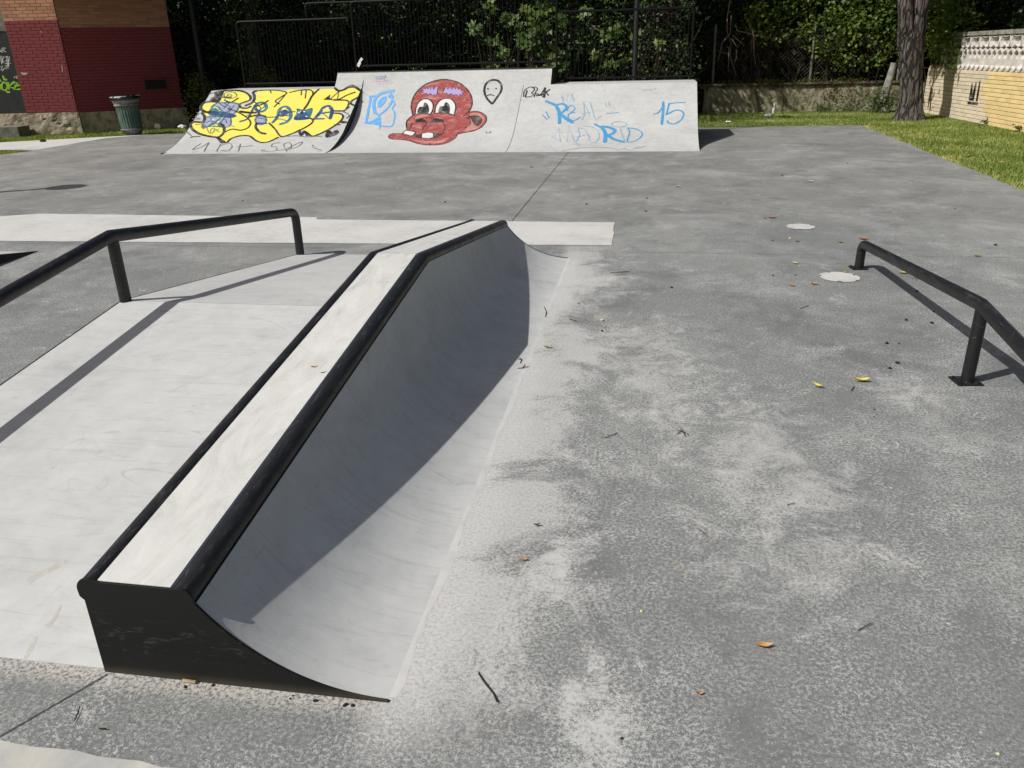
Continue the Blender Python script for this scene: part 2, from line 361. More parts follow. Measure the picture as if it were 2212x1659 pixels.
# ------------------------------------------------------------------ paint on surfaces
def prof_s(prof):
    s = [0]
    for i in range(1, len(prof)): s.append(s[-1]+math.dist(prof[i], prof[i-1]))
    return s
class Surf:                     # a profile in (y, z) swept along x; (x, s) are its own coordinates
    def __init__(s, prof): s.p = prof; s.s = prof_s(prof)
    def hit(s, px, py):
        d = ray(px, py); best = None
        for i in range(len(s.p)-1):
            (ya, za), (yb, zb) = s.p[i], s.p[i+1]; n = Vector((0, -(zb-za), yb-ya))
            den = n.dot(d)
            if abs(den) < 1e-9: continue
            t = n.dot(Vector((0, ya, za))-CAM)/den; q = CAM+d*t; L = math.dist(s.p[i], s.p[i+1])
            u = ((q.y-ya)*(yb-ya)+(q.z-za)*(zb-za))/L
            lo = -1e-4 if i else -.3; hi = L+1e-4 if i < len(s.p)-2 else L+.3
            if t > 0 and lo <= u <= hi and (best is None or t < best[0]): best = (t, q.x, s.s[i]+u)
        return best[1:] if best else None
    def to3(s, x, q, off):
        i = 0
        while i < len(s.p)-2 and q > s.s[i+1]: i += 1
        L = s.s[i+1]-s.s[i]; u = (q-s.s[i])/L; (ya, za), (yb, zb) = s.p[i], s.p[i+1]
        ny, nz = -(zb-za)/L, (yb-ya)/L
        return (x, ya+(yb-ya)*u+ny*off, za+(zb-za)*u+nz*off)
    def cuts(s): return s.s[1:-1]
class Flat:
    def __init__(s, o, a, n): s.o = Vector(o); s.a = Vector(a).normalized(); s.nn = Vector(n).normalized(); s.b = Vector((0, 0, 1))
    def hit(s, px, py):
        q = atplane(px, py, s.nn, s.o)-s.o; return q.dot(s.a), q.z
    def to3(s, x, q, off): return tuple(s.o+s.a*x+s.b*q+s.nn*off)
    def cuts(s): return []
def catmull(pts, closed=False, sub=5):
    P = [Vector(p) for p in pts]; n = len(P)
    if n < 3: return P
    out = []; R_ = range(n) if closed else range(n-1)
    for i in R_:
        g = (lambda k: P[k % n]) if closed else (lambda k: P[max(0, min(n-1, k))])
        p0, p1, p2, p3 = g(i-1), g(i), g(i+1), g(i+2)
        for k in range(sub):
            t = k/sub; out.append(.5*((2*p1)+(-p0+p2)*t+(2*p0-5*p1+4*p2-p3)*t*t+(-p0+3*p1-3*p2+p3)*t**3))
    if not closed: out.append(P[-1])
    return out
PAINT_OFF = {}
class Paint:
    """collects filled shapes and strokes given in a zoomed view of the photo and lays them on a surface"""
    def __init__(s, surf, tf, unit): s.surf = surf; s.tf = tf; s.unit = unit; s.bm = bmesh.new(); s.z = 0.
    def _map(s, pts):
        out = []
        for p in pts:
            h = s.surf.hit(*s.tf(p[0], p[1]))
            if h: out.append(h)
        return out
    def fill(s, pts, smooth=True):
        q = s._map(catmull(pts, True, 4) if smooth else [Vector(p) for p in pts])
        if len(q) < 3: return s
        try:
            s.z += 2e-5; vs = [s.bm.verts.new((a, b, s.z)) for a, b in q]; s.bm.faces.new(vs)
        except ValueError: pass
        return s
    def stroke(s, pts, w, smooth=True, closed=False):
        P = catmull(pts+[pts[0]] if closed else pts, False, 5) if smooth else [Vector(p) for p in pts]
        q = [Vector((a, b)) for a, b in s._map(P)]
        if len(q) < 2: return s
        w = w*s.unit*.66
        # ribbon
        L = []
        for i, p in enumerate(q):
            t = (q[min(i+1, len(q)-1)]-q[max(i-1, 0)]); t = t.normalized() if t.length > 1e-9 else Vector((1, 0)); nn = Vector((-t.y, t.x))
            k = w*(1+.12*mnoise.noise(Vector((p.x*9, p.y*9, 0))))
            L.append((p+nn*k, p-nn*k))
        vv = []
        for a, b in L:
            s.z += 1e-6; vv.append((s.bm.verts.new((a.x, a.y, s.z)), s.bm.verts.new((b.x, b.y, s.z))))
        for i in range(len(vv)-1):
            try: s.bm.faces.new((vv[i][0], vv[i][1], vv[i+1][1], vv[i+1][0]))
            except ValueError: pass
        for p in (q[0], q[-1]):
            s.z += 1e-5
            ring = [s.bm.verts.new((p.x+w*math.cos(a), p.y+w*math.sin(a), s.z)) for a in np.linspace(0, 2*pi, 9)[:-1]]; s.bm.faces.new(ring)
        return s
    def dot(s, c, rx, ry=None):
        ry = ry or rx; return s.fill([(c[0]+rx*math.cos(a), c[1]+ry*math.sin(a)) for a in np.linspace(0, 2*pi, 13)[:-1]])
    def ring(s, c, rx, ry, w): return s.stroke([(c[0]+rx*math.cos(a), c[1]+ry*math.sin(a)) for a in np.linspace(0, 2*pi, 15)], w)
    def done(s, name, m, parent, off, label=None):
        bm = s.bm; off = PAINT_OFF.get(parent.name, .0015); PAINT_OFF[parent.name] = off+s.z+6e-5
        bmesh.ops.triangulate(bm, faces=bm.faces[:], ngon_method='EAR_CLIP')
        for c in s.surf.cuts():
            bmesh.ops.bisect_plane(bm, geom=bm.verts[:]+bm.edges[:]+bm.faces[:], plane_co=(0, c, 0), plane_no=(0, 1, 0))
        bmesh.ops.triangulate(bm, faces=bm.faces[:], ngon_method='EAR_CLIP')
        bm.verts.index_update()
        vs = [s.surf.to3(v.co.x, v.co.y, off+v.co.z) for v in bm.verts]; fs = [tuple(v.index for v in f.verts) for f in bm.faces]
        bm.free(); o = mesh_obj(name, vs, fs, m, parent)
        if label: o['label'] = label
        return o
def pieces(name, m, parent, surf, tf, unit, items):
    """every item becomes a part of its own: a list of ('f', points[, smooth]), ('s', points, width[, smooth]), ('d', centre, rx, ry), ('r', centre, rx, ry, width)"""
    for it in items:
        p = Paint(surf, tf, unit)
        for op in (it if isinstance(it, list) else [it]):
            if op[0] == 'f': p.fill(op[1], op[2] if len(op) > 2 else True)
            elif op[0] == 's': p.stroke(op[1], op[2], op[3] if len(op) > 3 else True)
            elif op[0] == 'd': p.dot(*op[1:])
            elif op[0] == 'r': p.ring(*op[1:])
        p.done(name, m, parent, 0)
# ------------------------------------------------------------------ front obstacle: hump with bank, ledge and curved side
Y0, YK, Y1 = 1.545, 4.04, 6.54
HUMP = .312
def hump(y): return HUMP*max(0, min((y-Y0)/(YK-Y0), (Y1-y)/(Y1-YK)))
XB, XL, XR, XT = -3.03, -1.468, -1.152, -.618      # bank edge, ledge left, ledge right, toe of the curve
box_t = thing('skate_hump', 'pale concrete skate hump with black steel copings and a curved side in the foreground', 'skate ramp', ((XL+XR)/2, YK, 0))
ys = [Y0, 2.2, 2.8, 3.4, YK, 4.7, 5.3, 5.9, Y1]
for (ya, yb) in ((Y0+.006, YK-.003), (YK+.003, Y1)):
    b = MB(); za, zb = hump(ya), hump(yb)
    b.add([(XB+.006, ya, -.02), (XL, ya, -.02), (XL, yb, -.02), (XB+.006, yb, -.02), (XB+.006, ya, za+.002), (XL, ya, za+.002), (XL, yb, zb+.002), (XB+.006, yb, zb+.002)],
          [(0,3,2,1),(4,5,6,7),(0,1,5,4),(1,2,6,5),(2,3,7,6),(3,0,4,7)])
    b.obj('bank_slab', M['ramp'], box_t)
    b = MB()
    b.add([(XL+.003, ya, -.02), (XR-.02, ya, -.02), (XR-.02, yb, -.02), (XL+.003, yb, -.02), (XL+.045, ya, za+.312), (XR-.055, ya, za+.312), (XR-.055, yb, zb+.312), (XL+.045, yb, zb+.312),
           (XL+.003, ya, za+.25), (XR-.02, ya, za+.25), (XR-.02, yb, zb+.25), (XL+.003, yb, zb+.25)],
          [(0,3,2,1),(4,5,6,7),(0,1,9,8),(8,9,5,4),(1,2,10,9),(9,10,6,5),(2,3,11,10),(10,11,7,6),(3,0,8,11),(11,8,4,7)])
    b.obj('ledge_slab', M['ledge'], box_t)
for (x, z, r) in ((-1.447, .286, .034), (-1.178, .279, .035)):
    b = MB(); b.tube([(x, Y0+.004, z), (x, YK, z+HUMP), (x, Y1-.004, z)], r, 20); o = b.obj('coping', M['steel'], box_t); smooth_by_angle(o, 50)
# curved side
def curve_z(y, x):
    d = (x-XT)/((XR+.012)-XT); D = XT-XR-.012; d = max(0, min(1, d))*D; zt = .266+hump(y); q = (D*D+zt*zt)/(2*zt); return q-math.sqrt(max(0, q*q-d*d))
vs = []; fs = []; NI, NJ = 41, 28
for i in range(NI):
    y = Y0+.006+(Y1-Y0-.010)*i/(NI-1)
    D = XT-XR-.012; zt = .266+hump(y); q = (D*D+zt*zt)/(2*zt); tm = math.atan2(D, q-zt)
    for j in range(NJ): th = tm*j/(NJ-1); vs.append((XT-q*math.sin(th), y, q*(1-math.cos(th))+.0006+.0014*min(1, th/.3)))
n = len(vs)
for i in range(NI):
    y = Y0+.006+(Y1-Y0-.010)*i/(NI-1); vs += [(XT, y, -.03), (XR+.012, y, -.03)]
for i in range(NI-1):
    for j in range(NJ-1): a = i*NJ+j; fs.append((a, a+NJ, a+NJ+1, a+1))
mesh_obj('curved_side', vs, fs, M['ramp'], box_t, smooth=True)
def end_plate(y, th, name, zoff):
    prof = [(XL-.002, -.01)]
    prof += [(XL-.002, .25), (-1.482, .262)] + [(-1.447+.037*math.cos(a), .286+.037*math.sin(a)) for a in np.linspace(pi, pi*.35, 8)] + [(-1.41, .315)]
    prof += [(-1.20, .3135)] + [(-1.178+.038*math.cos(a), .279+.038*math.sin(a)) for a in np.linspace(pi*.6, 0, 8)]
    prof += [(x, curve_z(Y0, x)+zoff) for x in np.linspace(XR+.014, XT-.01, 22)] + [(XT+.0, -.01)]
    b = MB(); b.prism([(x, y, z) for x, z in prof], (0, th, 0)); o = b.obj(name, M['plate'], box_t); bv = o.modifiers.new('edge', 'BEVEL'); bv.width = .0022; bv.segments = 2; bv.limit_method = 'ANGLE'; return o
end_plate(Y0-.004, .008, 'end_plate', .007); end_plate(Y1-.004, .008, 'end_plate', .006)
b = MB(); pr = [(XB, y, hump(y)+.004) for y in (Y0, YK, Y1)] + [(XB, Y1, -.01), (XB, Y0, -.01)]
b.prism(pr, (.006, 0, 0)); b.obj('edge_plate', M['steel'], box_t)
fv = []; ff = []
for k, y in enumerate(np.linspace(Y0+.015, Y1, 90)):
    wv = .012+.020*mnoise.noise(Vector((0, y*3, 1)))+.014*mnoise.noise(Vector((3, y*15, 1))); fv += [(XT-.012+.5*min(0, wv), y, .0016), (XT-.003, y, .0014), (XT+max(.001, wv), y, .0003)]
for k in range(89): a = 3*k; ff += [(a, a+1, a+4, a+3), (a+1, a+2, a+5, a+4)]
mesh_obj('cement_fillet', fv, ff, M['screed'], box_t, smooth=True)

ST = m_paint('brown_smear', (.43, .41, .375), .8, (.52, .52, .51), 30)
SB = Surf([(Y0, .002), (YK, HUMP+.002)]); PAINT_OFF[box_t.name] = .0002
ident = lambda x, y: (x, y)
pieces('stain', ST, box_t, SB, ident, .002, [('f', [(60,1250),(78,1240),(110,1222),(138,1210),(132,1224),(100,1240),(80,1252),(64,1262)]), ('f', [(52,1420),(62,1400),(74,1378),(82,1376),(74,1396),(64,1414),(56,1424)]), ('f', [(98,1352),(112,1338),(128,1310),(132,1312),(122,1336),(106,1356)])])

# grind rails
def bolts(pl, c, a, bb):
    for i in (-1, 1):
        for j in (-1, 1):
            q = c+a*(.044*i)+bb*(.042*j); b = MB(); b.tube([q+Vector((0, 0, .003)), q+Vector((0, 0, .011))], .0075, 6); b.obj('bolt', M['steel'], pl)
def rail(label, x, pts, posts, r, plates, group='grind rails beside the hump'):
    t = thing('grind_rail', label, 'grind rail', (x, YK, 0), group)
    path = []
    for k, p in enumerate(pts):
        p = Vector(p)
        if k in (1, len(pts)-2):                      # bent ends
            a = (Vector(pts[k-1])-p).normalized(); c = (Vector(pts[k+1])-p).normalized()
            for s in np.linspace(0, 1, 7):
                rr = .085
                path.append((p+a*rr)*(1-s)**2 + p*(2*s*(1-s)) + (p+c*rr)*s*s)
        else: path.append(p)
    b = MB(); b.tube(path, r, 20); o = b.obj('rail_tube', M['steel'], t); smooth_by_angle(o, 40)
    for (y, z0, z1) in posts:
        b = MB(); b.tube([(x, y, z0), (x, y, z1)], r*.92, 20); o = b.obj('post', M['steel'], t); smooth_by_angle(o, 40)
        if plates:
            c = Vector((x-.005, y, z0+.004)); a = Vector((math.cos(.12), math.sin(.12), 0)); bb = Vector((-a.y, a.x, 0))
            m2 = MB(); m2.obox(c, a, bb, Vector((0, 0, 1)), .062, .058, .0045); bolts(m2.obj('base_plate', M['steel'], t), c, a, bb)
    for yy in plates:
        pass
    return t
rail('low black scuffed steel rail bolted to the flat court at the right', 1.66,
     [(1.66, 6.36, 0), (1.66, 6.36, .195), (1.66, YK+.03, .405), (1.66, 1.80, .195), (1.66, 1.80, 0)],
     [(YK+.005, 0, .39)], .034, [0])
tr = bpy.data.objects['grind_rail']
for yy in (6.36, 1.80):
    m2 = MB(); m2.obox((1.655, yy, .004), Vector((1, .1, 0)).normalized(), Vector((-.1, 1, 0)).normalized(), Vector((0, 0, 1)), .058, .055, .0045); bolts(m2.obj('base_plate', M['steel'], tr), Vector((1.655, yy, .004)), Vector((1, .1, 0)).normalized(), Vector((-.1, 1, 0)).normalized())
rail('long black steel rail standing on the far edge of the pale bank at the left', -3.0,
     [(-2.995, 6.47, 0), (-2.995, 6.47, .385), (-2.995, YK-.02, .70), (-2.995, 1.62, .40), (-2.995, 1.62, .02)],
     [(YK, HUMP-.02, .69)], .036, [])

# low wedge beyond the left rail
kt = thing('kicker_wedge', 'low concrete wedge with a black steel side, cut off by the left edge', 'skate ramp', (-6.6, 5.2, 0))
b = MB(); b.prism([(-7.6, 6.45, 0), (-7.6, 3.6, .47), (-7.6, 3.6, -.02), (-7.6, 6.45, -.02)], (1.99, 0, 0)); b.obj('ramp_slab', M['ramp'], kt)
b = MB(); b.prism([(-5.61, 6.47, .004), (-5.61, 3.6, .478), (-5.61, 3.6, -.02), (-5.61, 6.47, -.02)], (.007, 0, 0)); b.obj('side_plate', M['plate'], kt)
b = MB(); b.box(-7.6, -5.61, 2.9, 3.598, -.02, .468); b.obj('deck_slab', M['ledge'], kt)

# ------------------------------------------------------------------ the three ramps at the back
DT, DL = 1.035, 16.6           # deck height and lip of the side ramps
side_prof = [(14.30, 0), (14.5, .018), (14.75, .075), (15.0, .152), (15.28, .262), (15.7, .500), (16.1, .738), (16.45, .945), (DL, DT)]
RC = 3.11
def mid_z(d): return RC-math.sqrt(RC*RC-d*d)
mid_prof = [(14.30+2.55*i/30, mid_z(2.55*i/30)) for i in range(31)]
zl = mid_prof[-1][1]                                   # lip height of the middle
ext_prof = [(DL, DT)] + [(y, max(z, DT+.02)) for y, z in mid_prof if y > DL+.06]
YB = 17.9
XA, XM0, XM1, XZ = -9.22, -5.87, -2.5, .885
XE0, XE1 = -6.455, -1.955
def extrude(prof, x0, x1, m, name, parent, base=-.02, nx=1, ytop=None, zend=None):
    vs = []; fs = []; k = len(prof); xs = np.linspace(x0, x1, nx+1)
    for x in xs: vs += [(x, y, z) for y, z in prof]
    for i in range(nx):
        for j in range(k-1): a = i*k+j; fs.append((a, a+k, a+k+1, a+1))
    return mesh_obj(name, vs, fs, m, parent, smooth=True)
def plate_prof(prof, x, th, name, parent, zb=-.02, yb=None):
    b = MB(); yb = yb or prof[-1][0]
    b.prism([(x, y, z+.004) for y, z in prof] + [(x, yb, prof[-1][1]+.004)] * (1 if yb != prof[-1][0] else 0) + [(x, yb, zb), (x, prof[0][0], zb)], (th, 0, 0))
    return b.obj(name, M['plate'], parent)
lr = thing('bank_ramp', 'pale bank ramp covered in yellow bubble letter graffiti, leftmost of the three ramps', 'skate ramp', ((XA+XM0)/2, 15.8, 0), 'concrete ramps along the back of the court')
mr = thing('quarter_pipe', 'tall pale quarter pipe painted with a red cartoon face, between the two lower ramps', 'skate ramp', ((XM0+XM1)/2, 15.8, 0), 'concrete ramps along the back of the court')
rr_ = thing('bank_ramp', 'pale bank ramp with blue marker writing and a number, rightmost of the three ramps', 'skate ramp', ((XM1+XZ)/2, 15.8, 0), 'concrete ramps along the back of the court')
extrude(side_prof, XA+.006, XM0-.006, M['ramp'], 'riding_surface', lr)
extrude(side_prof, XM1+.004, XZ-.006, M['ramp'], 'riding_surface', rr_)
extrude(mid_prof[:27], XM0, XM1, M['ramp'], 'riding_surface', mr)
# upper wall of the quarter pipe reaches over both neighbours
yj, zj = mid_prof[26]
up = [(yj, zj)] + mid_prof[27:]
upx = [(DL, DT)] + [(DL+.035, DT+.055)] + [(y, z) for y, z in up if z > DT+.08]
extrude(up, XM0, XM1, M['ramp'], 'upper_wall', mr)
extrude(upx, XE0, XM0, M['ramp'], 'upper_wall', mr); extrude(upx, XM1, XE1, M['ramp'], 'upper_wall', mr)
yl = mid_prof[-1][0]
b = MB(); b.box(XE0, XE1, yl+.03, YB, zl-.10, zl+.004); b.obj('deck_slab', M['ledge'], mr)
b = MB(); b.tube([(XE0-.004, yl+.028, zl-.018), (XE1+.004, yl+.028, zl-.018)], .036, 16); o = b.obj('coping', M['steel'], mr); smooth_by_angle(o, 50)
for x, th in ((XE1, .008), (XE0-.008, .008)):
    b = MB(); b.prism([(x, y, z) for y, z in upx] + [(x, yl, zl+.012), (x, YB, zl+.012), (x, YB, DT+.004), (x, DL, DT+.004)], (th, 0, 0)); b.obj('side_plate', M['plate'], mr)
b = MB(); b.box(XE0, XE1, YB, YB+.008, -.02, zl); b.obj('back_plate', M['plate'], mr)
for t, x0, x1, e0, e1 in ((lr, XA, XM0, XA, XE0-.008), (rr_, XM1, XZ, XE1+.008, XZ)):
    b = MB(); b.box(e0+.002, e1-.002, DL+.012, YB, DT-.09, DT); b.obj('deck_slab', M['ramp'], t)
    b = MB(); b.box(e0+.002, e1-.002, DL-.004, DL+.010, DT-.03, DT-.001); b.obj('edge_strip', M['steel'], t)
    b = MB(); b.box(x0, x1, YB, YB+.008, -.02, DT-.002); b.obj('back_plate', M['plate'], t)
    for xs_, th in ((x0, .006), (x1-.006, .006)):
        b = MB(); b.prism([(xs_, y, z+.003) for y, z in side_prof] + [(xs_, YB, DT+.002), (xs_, YB, -.02), (xs_, 14.3, -.02)], (th, 0, 0)); b.obj('side_plate', M['plate'], t)

#@@SPLIT2

P_LILG = m_paint('grey_lilac_spray', (.33, .31, .46), .45)
P_BLACK = m_paint('black_marker_paint', (.018, .017, .018), .35); P_DRY = m_paint('thin_dry_marker', (.16, .155, .15), .5)
P_YEL = m_paint('yellow_spray_paint', (.76, .67, .09), .55, (.60, .58, .42), 3.2, .65, (1, 3.5, 5)); P_TEAL = m_paint('teal_spray_paint', (.035, .15, .20), .3); P_NAVY = m_paint('navy_spray_paint', (.02, .06, .16), .2)
P_LIL = m_paint('lilac_spray_paint', (.38, .30, .58), .3); P_RED = m_paint('brick_red_paint', (.30, .062, .058), .75, (.50, .27, .24), 4.5, .75, (1.5, 2.5, 2.5)); P_WHT = m_paint('white_paint', (.66, .655, .64), .15)
P_BLU = m_paint('sky_blue_spray', (.10, .36, .74), .3); P_MRK = m_paint('blue_marker_paint', (.055, .27, .52), .2); P_THIN = m_paint('thin_blue_marker', (.20, .36, .50), .5)
P_BRN = m_paint('dark_brown_paint', (.075, .045, .04), .35); P_PNK = m_paint('pale_pink_marker', (.52, .36, .42), .5); P_GRN = m_paint('green_marker', (.05, .30, .18), .2); P_PEACH = m_paint('peach_paint', (.46, .20, .17), .6, (.55, .38, .34), 6, .75)
P_TAG = m_paint('faded_violet_marker', (.28, .32, .48), .4)

S1 = Surf(side_prof+[(y, z) for y, z in upx[1:]]); S2 = Surf(mid_prof); S3 = Surf(side_prof+[(y, z) for y, z in upx[1:]])
k_ = 900/2212
t2 = lambda x, y: ((600+x*k_)/1.8228, (200+y*k_)/1.8228)
t3 = lambda x, y: ((1300+x*k_)/1.8228, (240+y*k_)/1.8228)
t4 = lambda x, y: ((1950+x*1000/2212)/1.8228, (250+y*1000/2212)/1.8228)
U = .00222
# --- left ramp: yellow bubble letters
p = Paint(S1, t2, U)
p.fill([(700,388),(820,386),(900,410),(950,450),(945,490),(890,512),(845,525),(850,550),(905,560),(945,545),(975,505),(1000,440),(1015,390),(1150,384),(1300,386),(1330,374),(1480,374),(1600,374),(1770,366),(1800,388),(1850,376),(1935,352),(1990,375),(2008,398),(1985,450),(1930,485),(1915,520),(1895,565),(1850,584),(1745,590),(1745,606),(1820,612),(1842,640),(1820,682),(1740,740),(1650,792),(1580,822),(1530,822),(1490,782),(1465,765),(1400,785),(1310,826),(1250,832),(1215,842),(1130,880),(1060,890),(1000,856),(940,828),(850,822),(760,850),(712,888),(670,850),(640,836),(560,830),(470,800),(400,755),(370,718),(420,692),(490,690),(512,640),(500,595),(485,560),(490,522),(560,502),(640,498),(672,450),(682,404)], False)
p.done('graffiti_fill', P_YEL, lr, .0015)
pieces('graffiti_patch', P_LILG, lr, S1, t2, U, [('f', [(600,520),(700,505),(830,515),(800,605),(700,600),(640,560)]), ('f', [(520,640),(620,615),(640,650),(565,725),(495,745),(500,690)]), ('f', [(660,660),(730,640),(755,720),(640,730)]), [('d', (1050,672), 50, 40)], [('d', (1010,630), 25, 14)]])
pieces('graffiti_letter', P_TEAL, lr, S1, t2, U, [
    [('s', [(570,545),(640,505),(830,515),(790,610),(660,590),(570,620),(550,590),(600,530)], 15), ('s', [(520,640),(490,745),(570,730),(740,735),(755,650),(690,640),(600,640),(520,640)], 13), ('s', [(690,610),(620,690),(560,722)], 15), ('s', [(640,600),(600,560),(570,600)], 22), ('f', [(545,600),(600,560),(640,600),(600,640)]), ('s', [(640,545),(700,600),(760,560)], 12), ('s', [(700,640),(640,730)], 14), ('s', [(790,530),(740,600)], 10)],
    ('r', (755,430), 62, 32, 10), ('r', (1050,545), 55, 44, 24), ('r', (1050,672), 54, 44, 13),
    [('s', [(1165,695),(1210,640),(1230,570),(1280,540),(1330,570),(1340,640),(1300,690),(1240,710)], 24), ('s', [(1240,620),(1330,630)], 16)]])
pieces('graffiti_letter', P_NAVY, lr, S1, t2, U, [
    ('f', [(530,590),(620,585),(800,618),(800,642),(720,650),(560,612)]), [('s', [(995,525),(955,600),(920,660),(850,685)], 18), ('s', [(1000,560),(1030,600),(1010,640)], 16)], ('f', [(1240,590),(1290,570),(1320,600),(1260,640)]),
    [('f', [(1370,668),(1400,600),(1398,560),(1470,572),(1550,556),(1535,630),(1500,665)])], [('s', [(1570,660),(1620,600),(1660,548),(1710,537),(1738,580),(1722,655)], 26), ('s', [(1630,605),(1735,592)], 18), ('s', [(1570,660),(1660,659)], 15)],
    ('s', [(1030,700),(1105,705)], 14), ('s', [(640,700),(690,720)], 14), ('s', [(1170,690),(1220,620),(1240,575)], 10)])
pieces('graffiti_patch', P_TEAL, lr, S1, t2, U, [('f', [(1480,580),(1540,565),(1525,640),(1490,655)]), ('f', [(1400,580),(1440,575),(1430,610),(1395,640)])])
pieces('graffiti_scribble', P_TEAL, lr, S1, t2, U, [('s', st, 8) for st in ([(600,530),(650,560),(620,590),(680,580)], [(720,520),(760,560),(720,590)], [(560,650),(600,690),(640,660)], [(520,700),(560,680),(600,720)], [(660,690),(700,660),(720,700)], [(900,640),(960,600),(980,560)], [(1010,650),(1080,660),(1100,700)], [(1420,640),(1480,610),(1530,600)], [(1600,640),(1650,610),(1700,650)], [(1180,680),(1230,660),(1300,680)])])
pieces('graffiti_scribble', P_NAVY, lr, S1, t2, U, [('s', st, 7) for st in ([(650,510),(700,540),(740,510)], [(690,560),(720,530),(700,510)], [(540,730),(600,700),(660,735)], [(1020,520),(1060,560),(1090,530)], [(1240,640),(1300,600),(1330,620)], [(1390,650),(1450,590),(1520,640)])])
pieces('graffiti_highlight', P_WHT, lr, S1, t2, U, [[('d', c, 11, 7)] for c in ((1660,570),(1700,555),(1620,640),(1420,600),(1470,590),(1290,560),(1250,690),(640,690),(590,670),(1035,560),(1640,620),(1440,590),(1490,640))])
p = Paint(S1, t2, U)
p.fill([(605,402),(690,386),(680,430),(650,495),(600,502),(555,492),(600,445)])
for st, wd in (([(560,492),(500,502),(475,532),(470,562),(510,592),(560,596)], 22), ([(690,388),(820,386),(900,404),(948,445),(940,480),(880,502),(842,522),(860,552),(910,557),(950,542)], 17),
    ([(1010,390),(975,402),(990,450),(970,500),(905,530)], 20), ([(480,605),(505,640),(490,690),(400,690),(370,717),(390,762),(450,802),(540,827),(640,836),(690,792),(692,740),(655,702)], 20),
    ([(730,560),(820,592),(905,640),(950,692),(930,742),(860,770),(770,760),(700,790)], 11), ([(640,840),(710,890),(760,852),(850,824),(940,827),(1000,870),(1060,890),(1130,880),(1215,840)], 14),
    ([(1010,702),(1000,742),(1040,790),(1095,806)], 18), ([(1050,562),(1030,602),(1090,640),(1200,640),(1300,602),(1380,590)], 8), ([(1130,702),(1190,762),(1230,820),(1275,830),(1400,782),(1500,732),(1550,692),(1545,662),(1480,646)], 13),
    ([(1015,388),(1150,382),(1250,390),(1300,410),(1240,452),(1190,490),(1230,516)], 10), ([(1300,410),(1250,470),(1180,545)], 9), ([(1330,405),(1420,385),(1520,380),(1555,405),(1545,442)], 11), ([(1140,385),(1150,410)], 8), ([(1445,380),(1440,430)], 8), ([(1490,380),(1478,460)], 8),
    ([(1610,374),(1545,440),(1500,522),(1440,602)], 15), ([(1770,365),(1800,388),(1850,380),(1900,352),(1950,346),(2010,385)], 20), ([(1760,475),(1810,470),(1880,432),(1960,403)], 12), ([(1730,462),(1765,430),(1808,392)], 6), ([(1808,392),(1790,470)], 6),
    ([(1760,480),(1870,480),(1900,500),(1890,540),(1850,580),(1740,582)], 13), ([(1990,452),(1930,485),(1918,510),(1948,528)], 15), ([(1905,545),(1850,590)], 9), ([(1745,605),(1820,611),(1845,637),(1820,682),(1740,742),(1640,796),(1560,826),(1520,820),(1480,782)], 13),
    ([(1420,772),(1440,822),(1470,780),(1500,825),(1485,790),(1532,825)], 18), ([(320,780),(350,800),(385,832)], 6), ([(365,842),(410,832),(462,832)], 7), ([(1840,590),(1890,610),(1905,630),(1880,655)], 6),
    ([(850,590),(930,600),(1000,600)], 22), ([(940,640),(1020,625),(1090,635)], 16), ([(1000,540),(1060,520),(1120,485)], 12), ([(970,485),(1020,520)], 8), ([(700,480),(760,500),(830,460)], 12), ([(670,450),(760,455)], 12)): p.stroke(st, wd)
p.fill([(1655,475),(1722,425),(1715,460),(1765,478)], False); p.fill([(610,838),(660,852),(715,886),(690,895),(660,895),(640,870)])
p.done('graffiti_outline', P_BLACK, lr, 0)['kind'] = 'stuff'
pieces('graffiti_heart', P_BLACK, lr, S1, t2, U, [('f', [(1680,842),(1678,800),(1700,775),(1725,774),(1740,792),(1770,772),(1802,775),(1800,798),(1760,822)])])
pieces('graffiti_dash', P_BLACK, lr, S1, t2, U, [[('d', (1847,692), 38, 11)], ('s', [(1765,718),(1815,716)], 10)])
pieces('marker_scrawl', P_DRY, lr, S1, t2, U, [('s', st, 5.5) for st in ([(550,420),(600,410),(610,450),(560,480),(590,450),(630,472)], [(430,600),(452,610),(420,640),(462,660),(390,662)], [(415,718),(480,712),(470,742)], [(480,702),(490,760),(512,722),(540,780),(560,802),(590,790),(602,750),(570,760),(560,790)], [(640,765),(610,770),(650,786)],
    [(470,900),(420,930),(390,960),(410,958),(480,930),(545,890),(520,935),(500,976)], [(385,985),(440,975)], [(662,905),(640,940),(620,976)], [(662,920),(740,895),(770,930),(730,970),(662,965)], [(820,930),(890,928),(970,920)], [(850,905),(830,976)],
    [(1235,892),(1170,900),(1150,930),(1192,932),(1200,960),(1140,978),(1050,968),(1090,960)], [(1300,975),(1270,910),(1330,892),(1340,940),(1260,960),(1200,965)], [(1300,950),(1420,892),(1452,890),(1400,932),(1290,968)], [(1550,912),(1562,940),(1635,965),(1590,973)], [(740,720),(790,735)], [(700,470),(740,420),(770,440),(735,440)], [(1300,830),(1400,825),(1480,835),(1600,828),(1640,836)])])
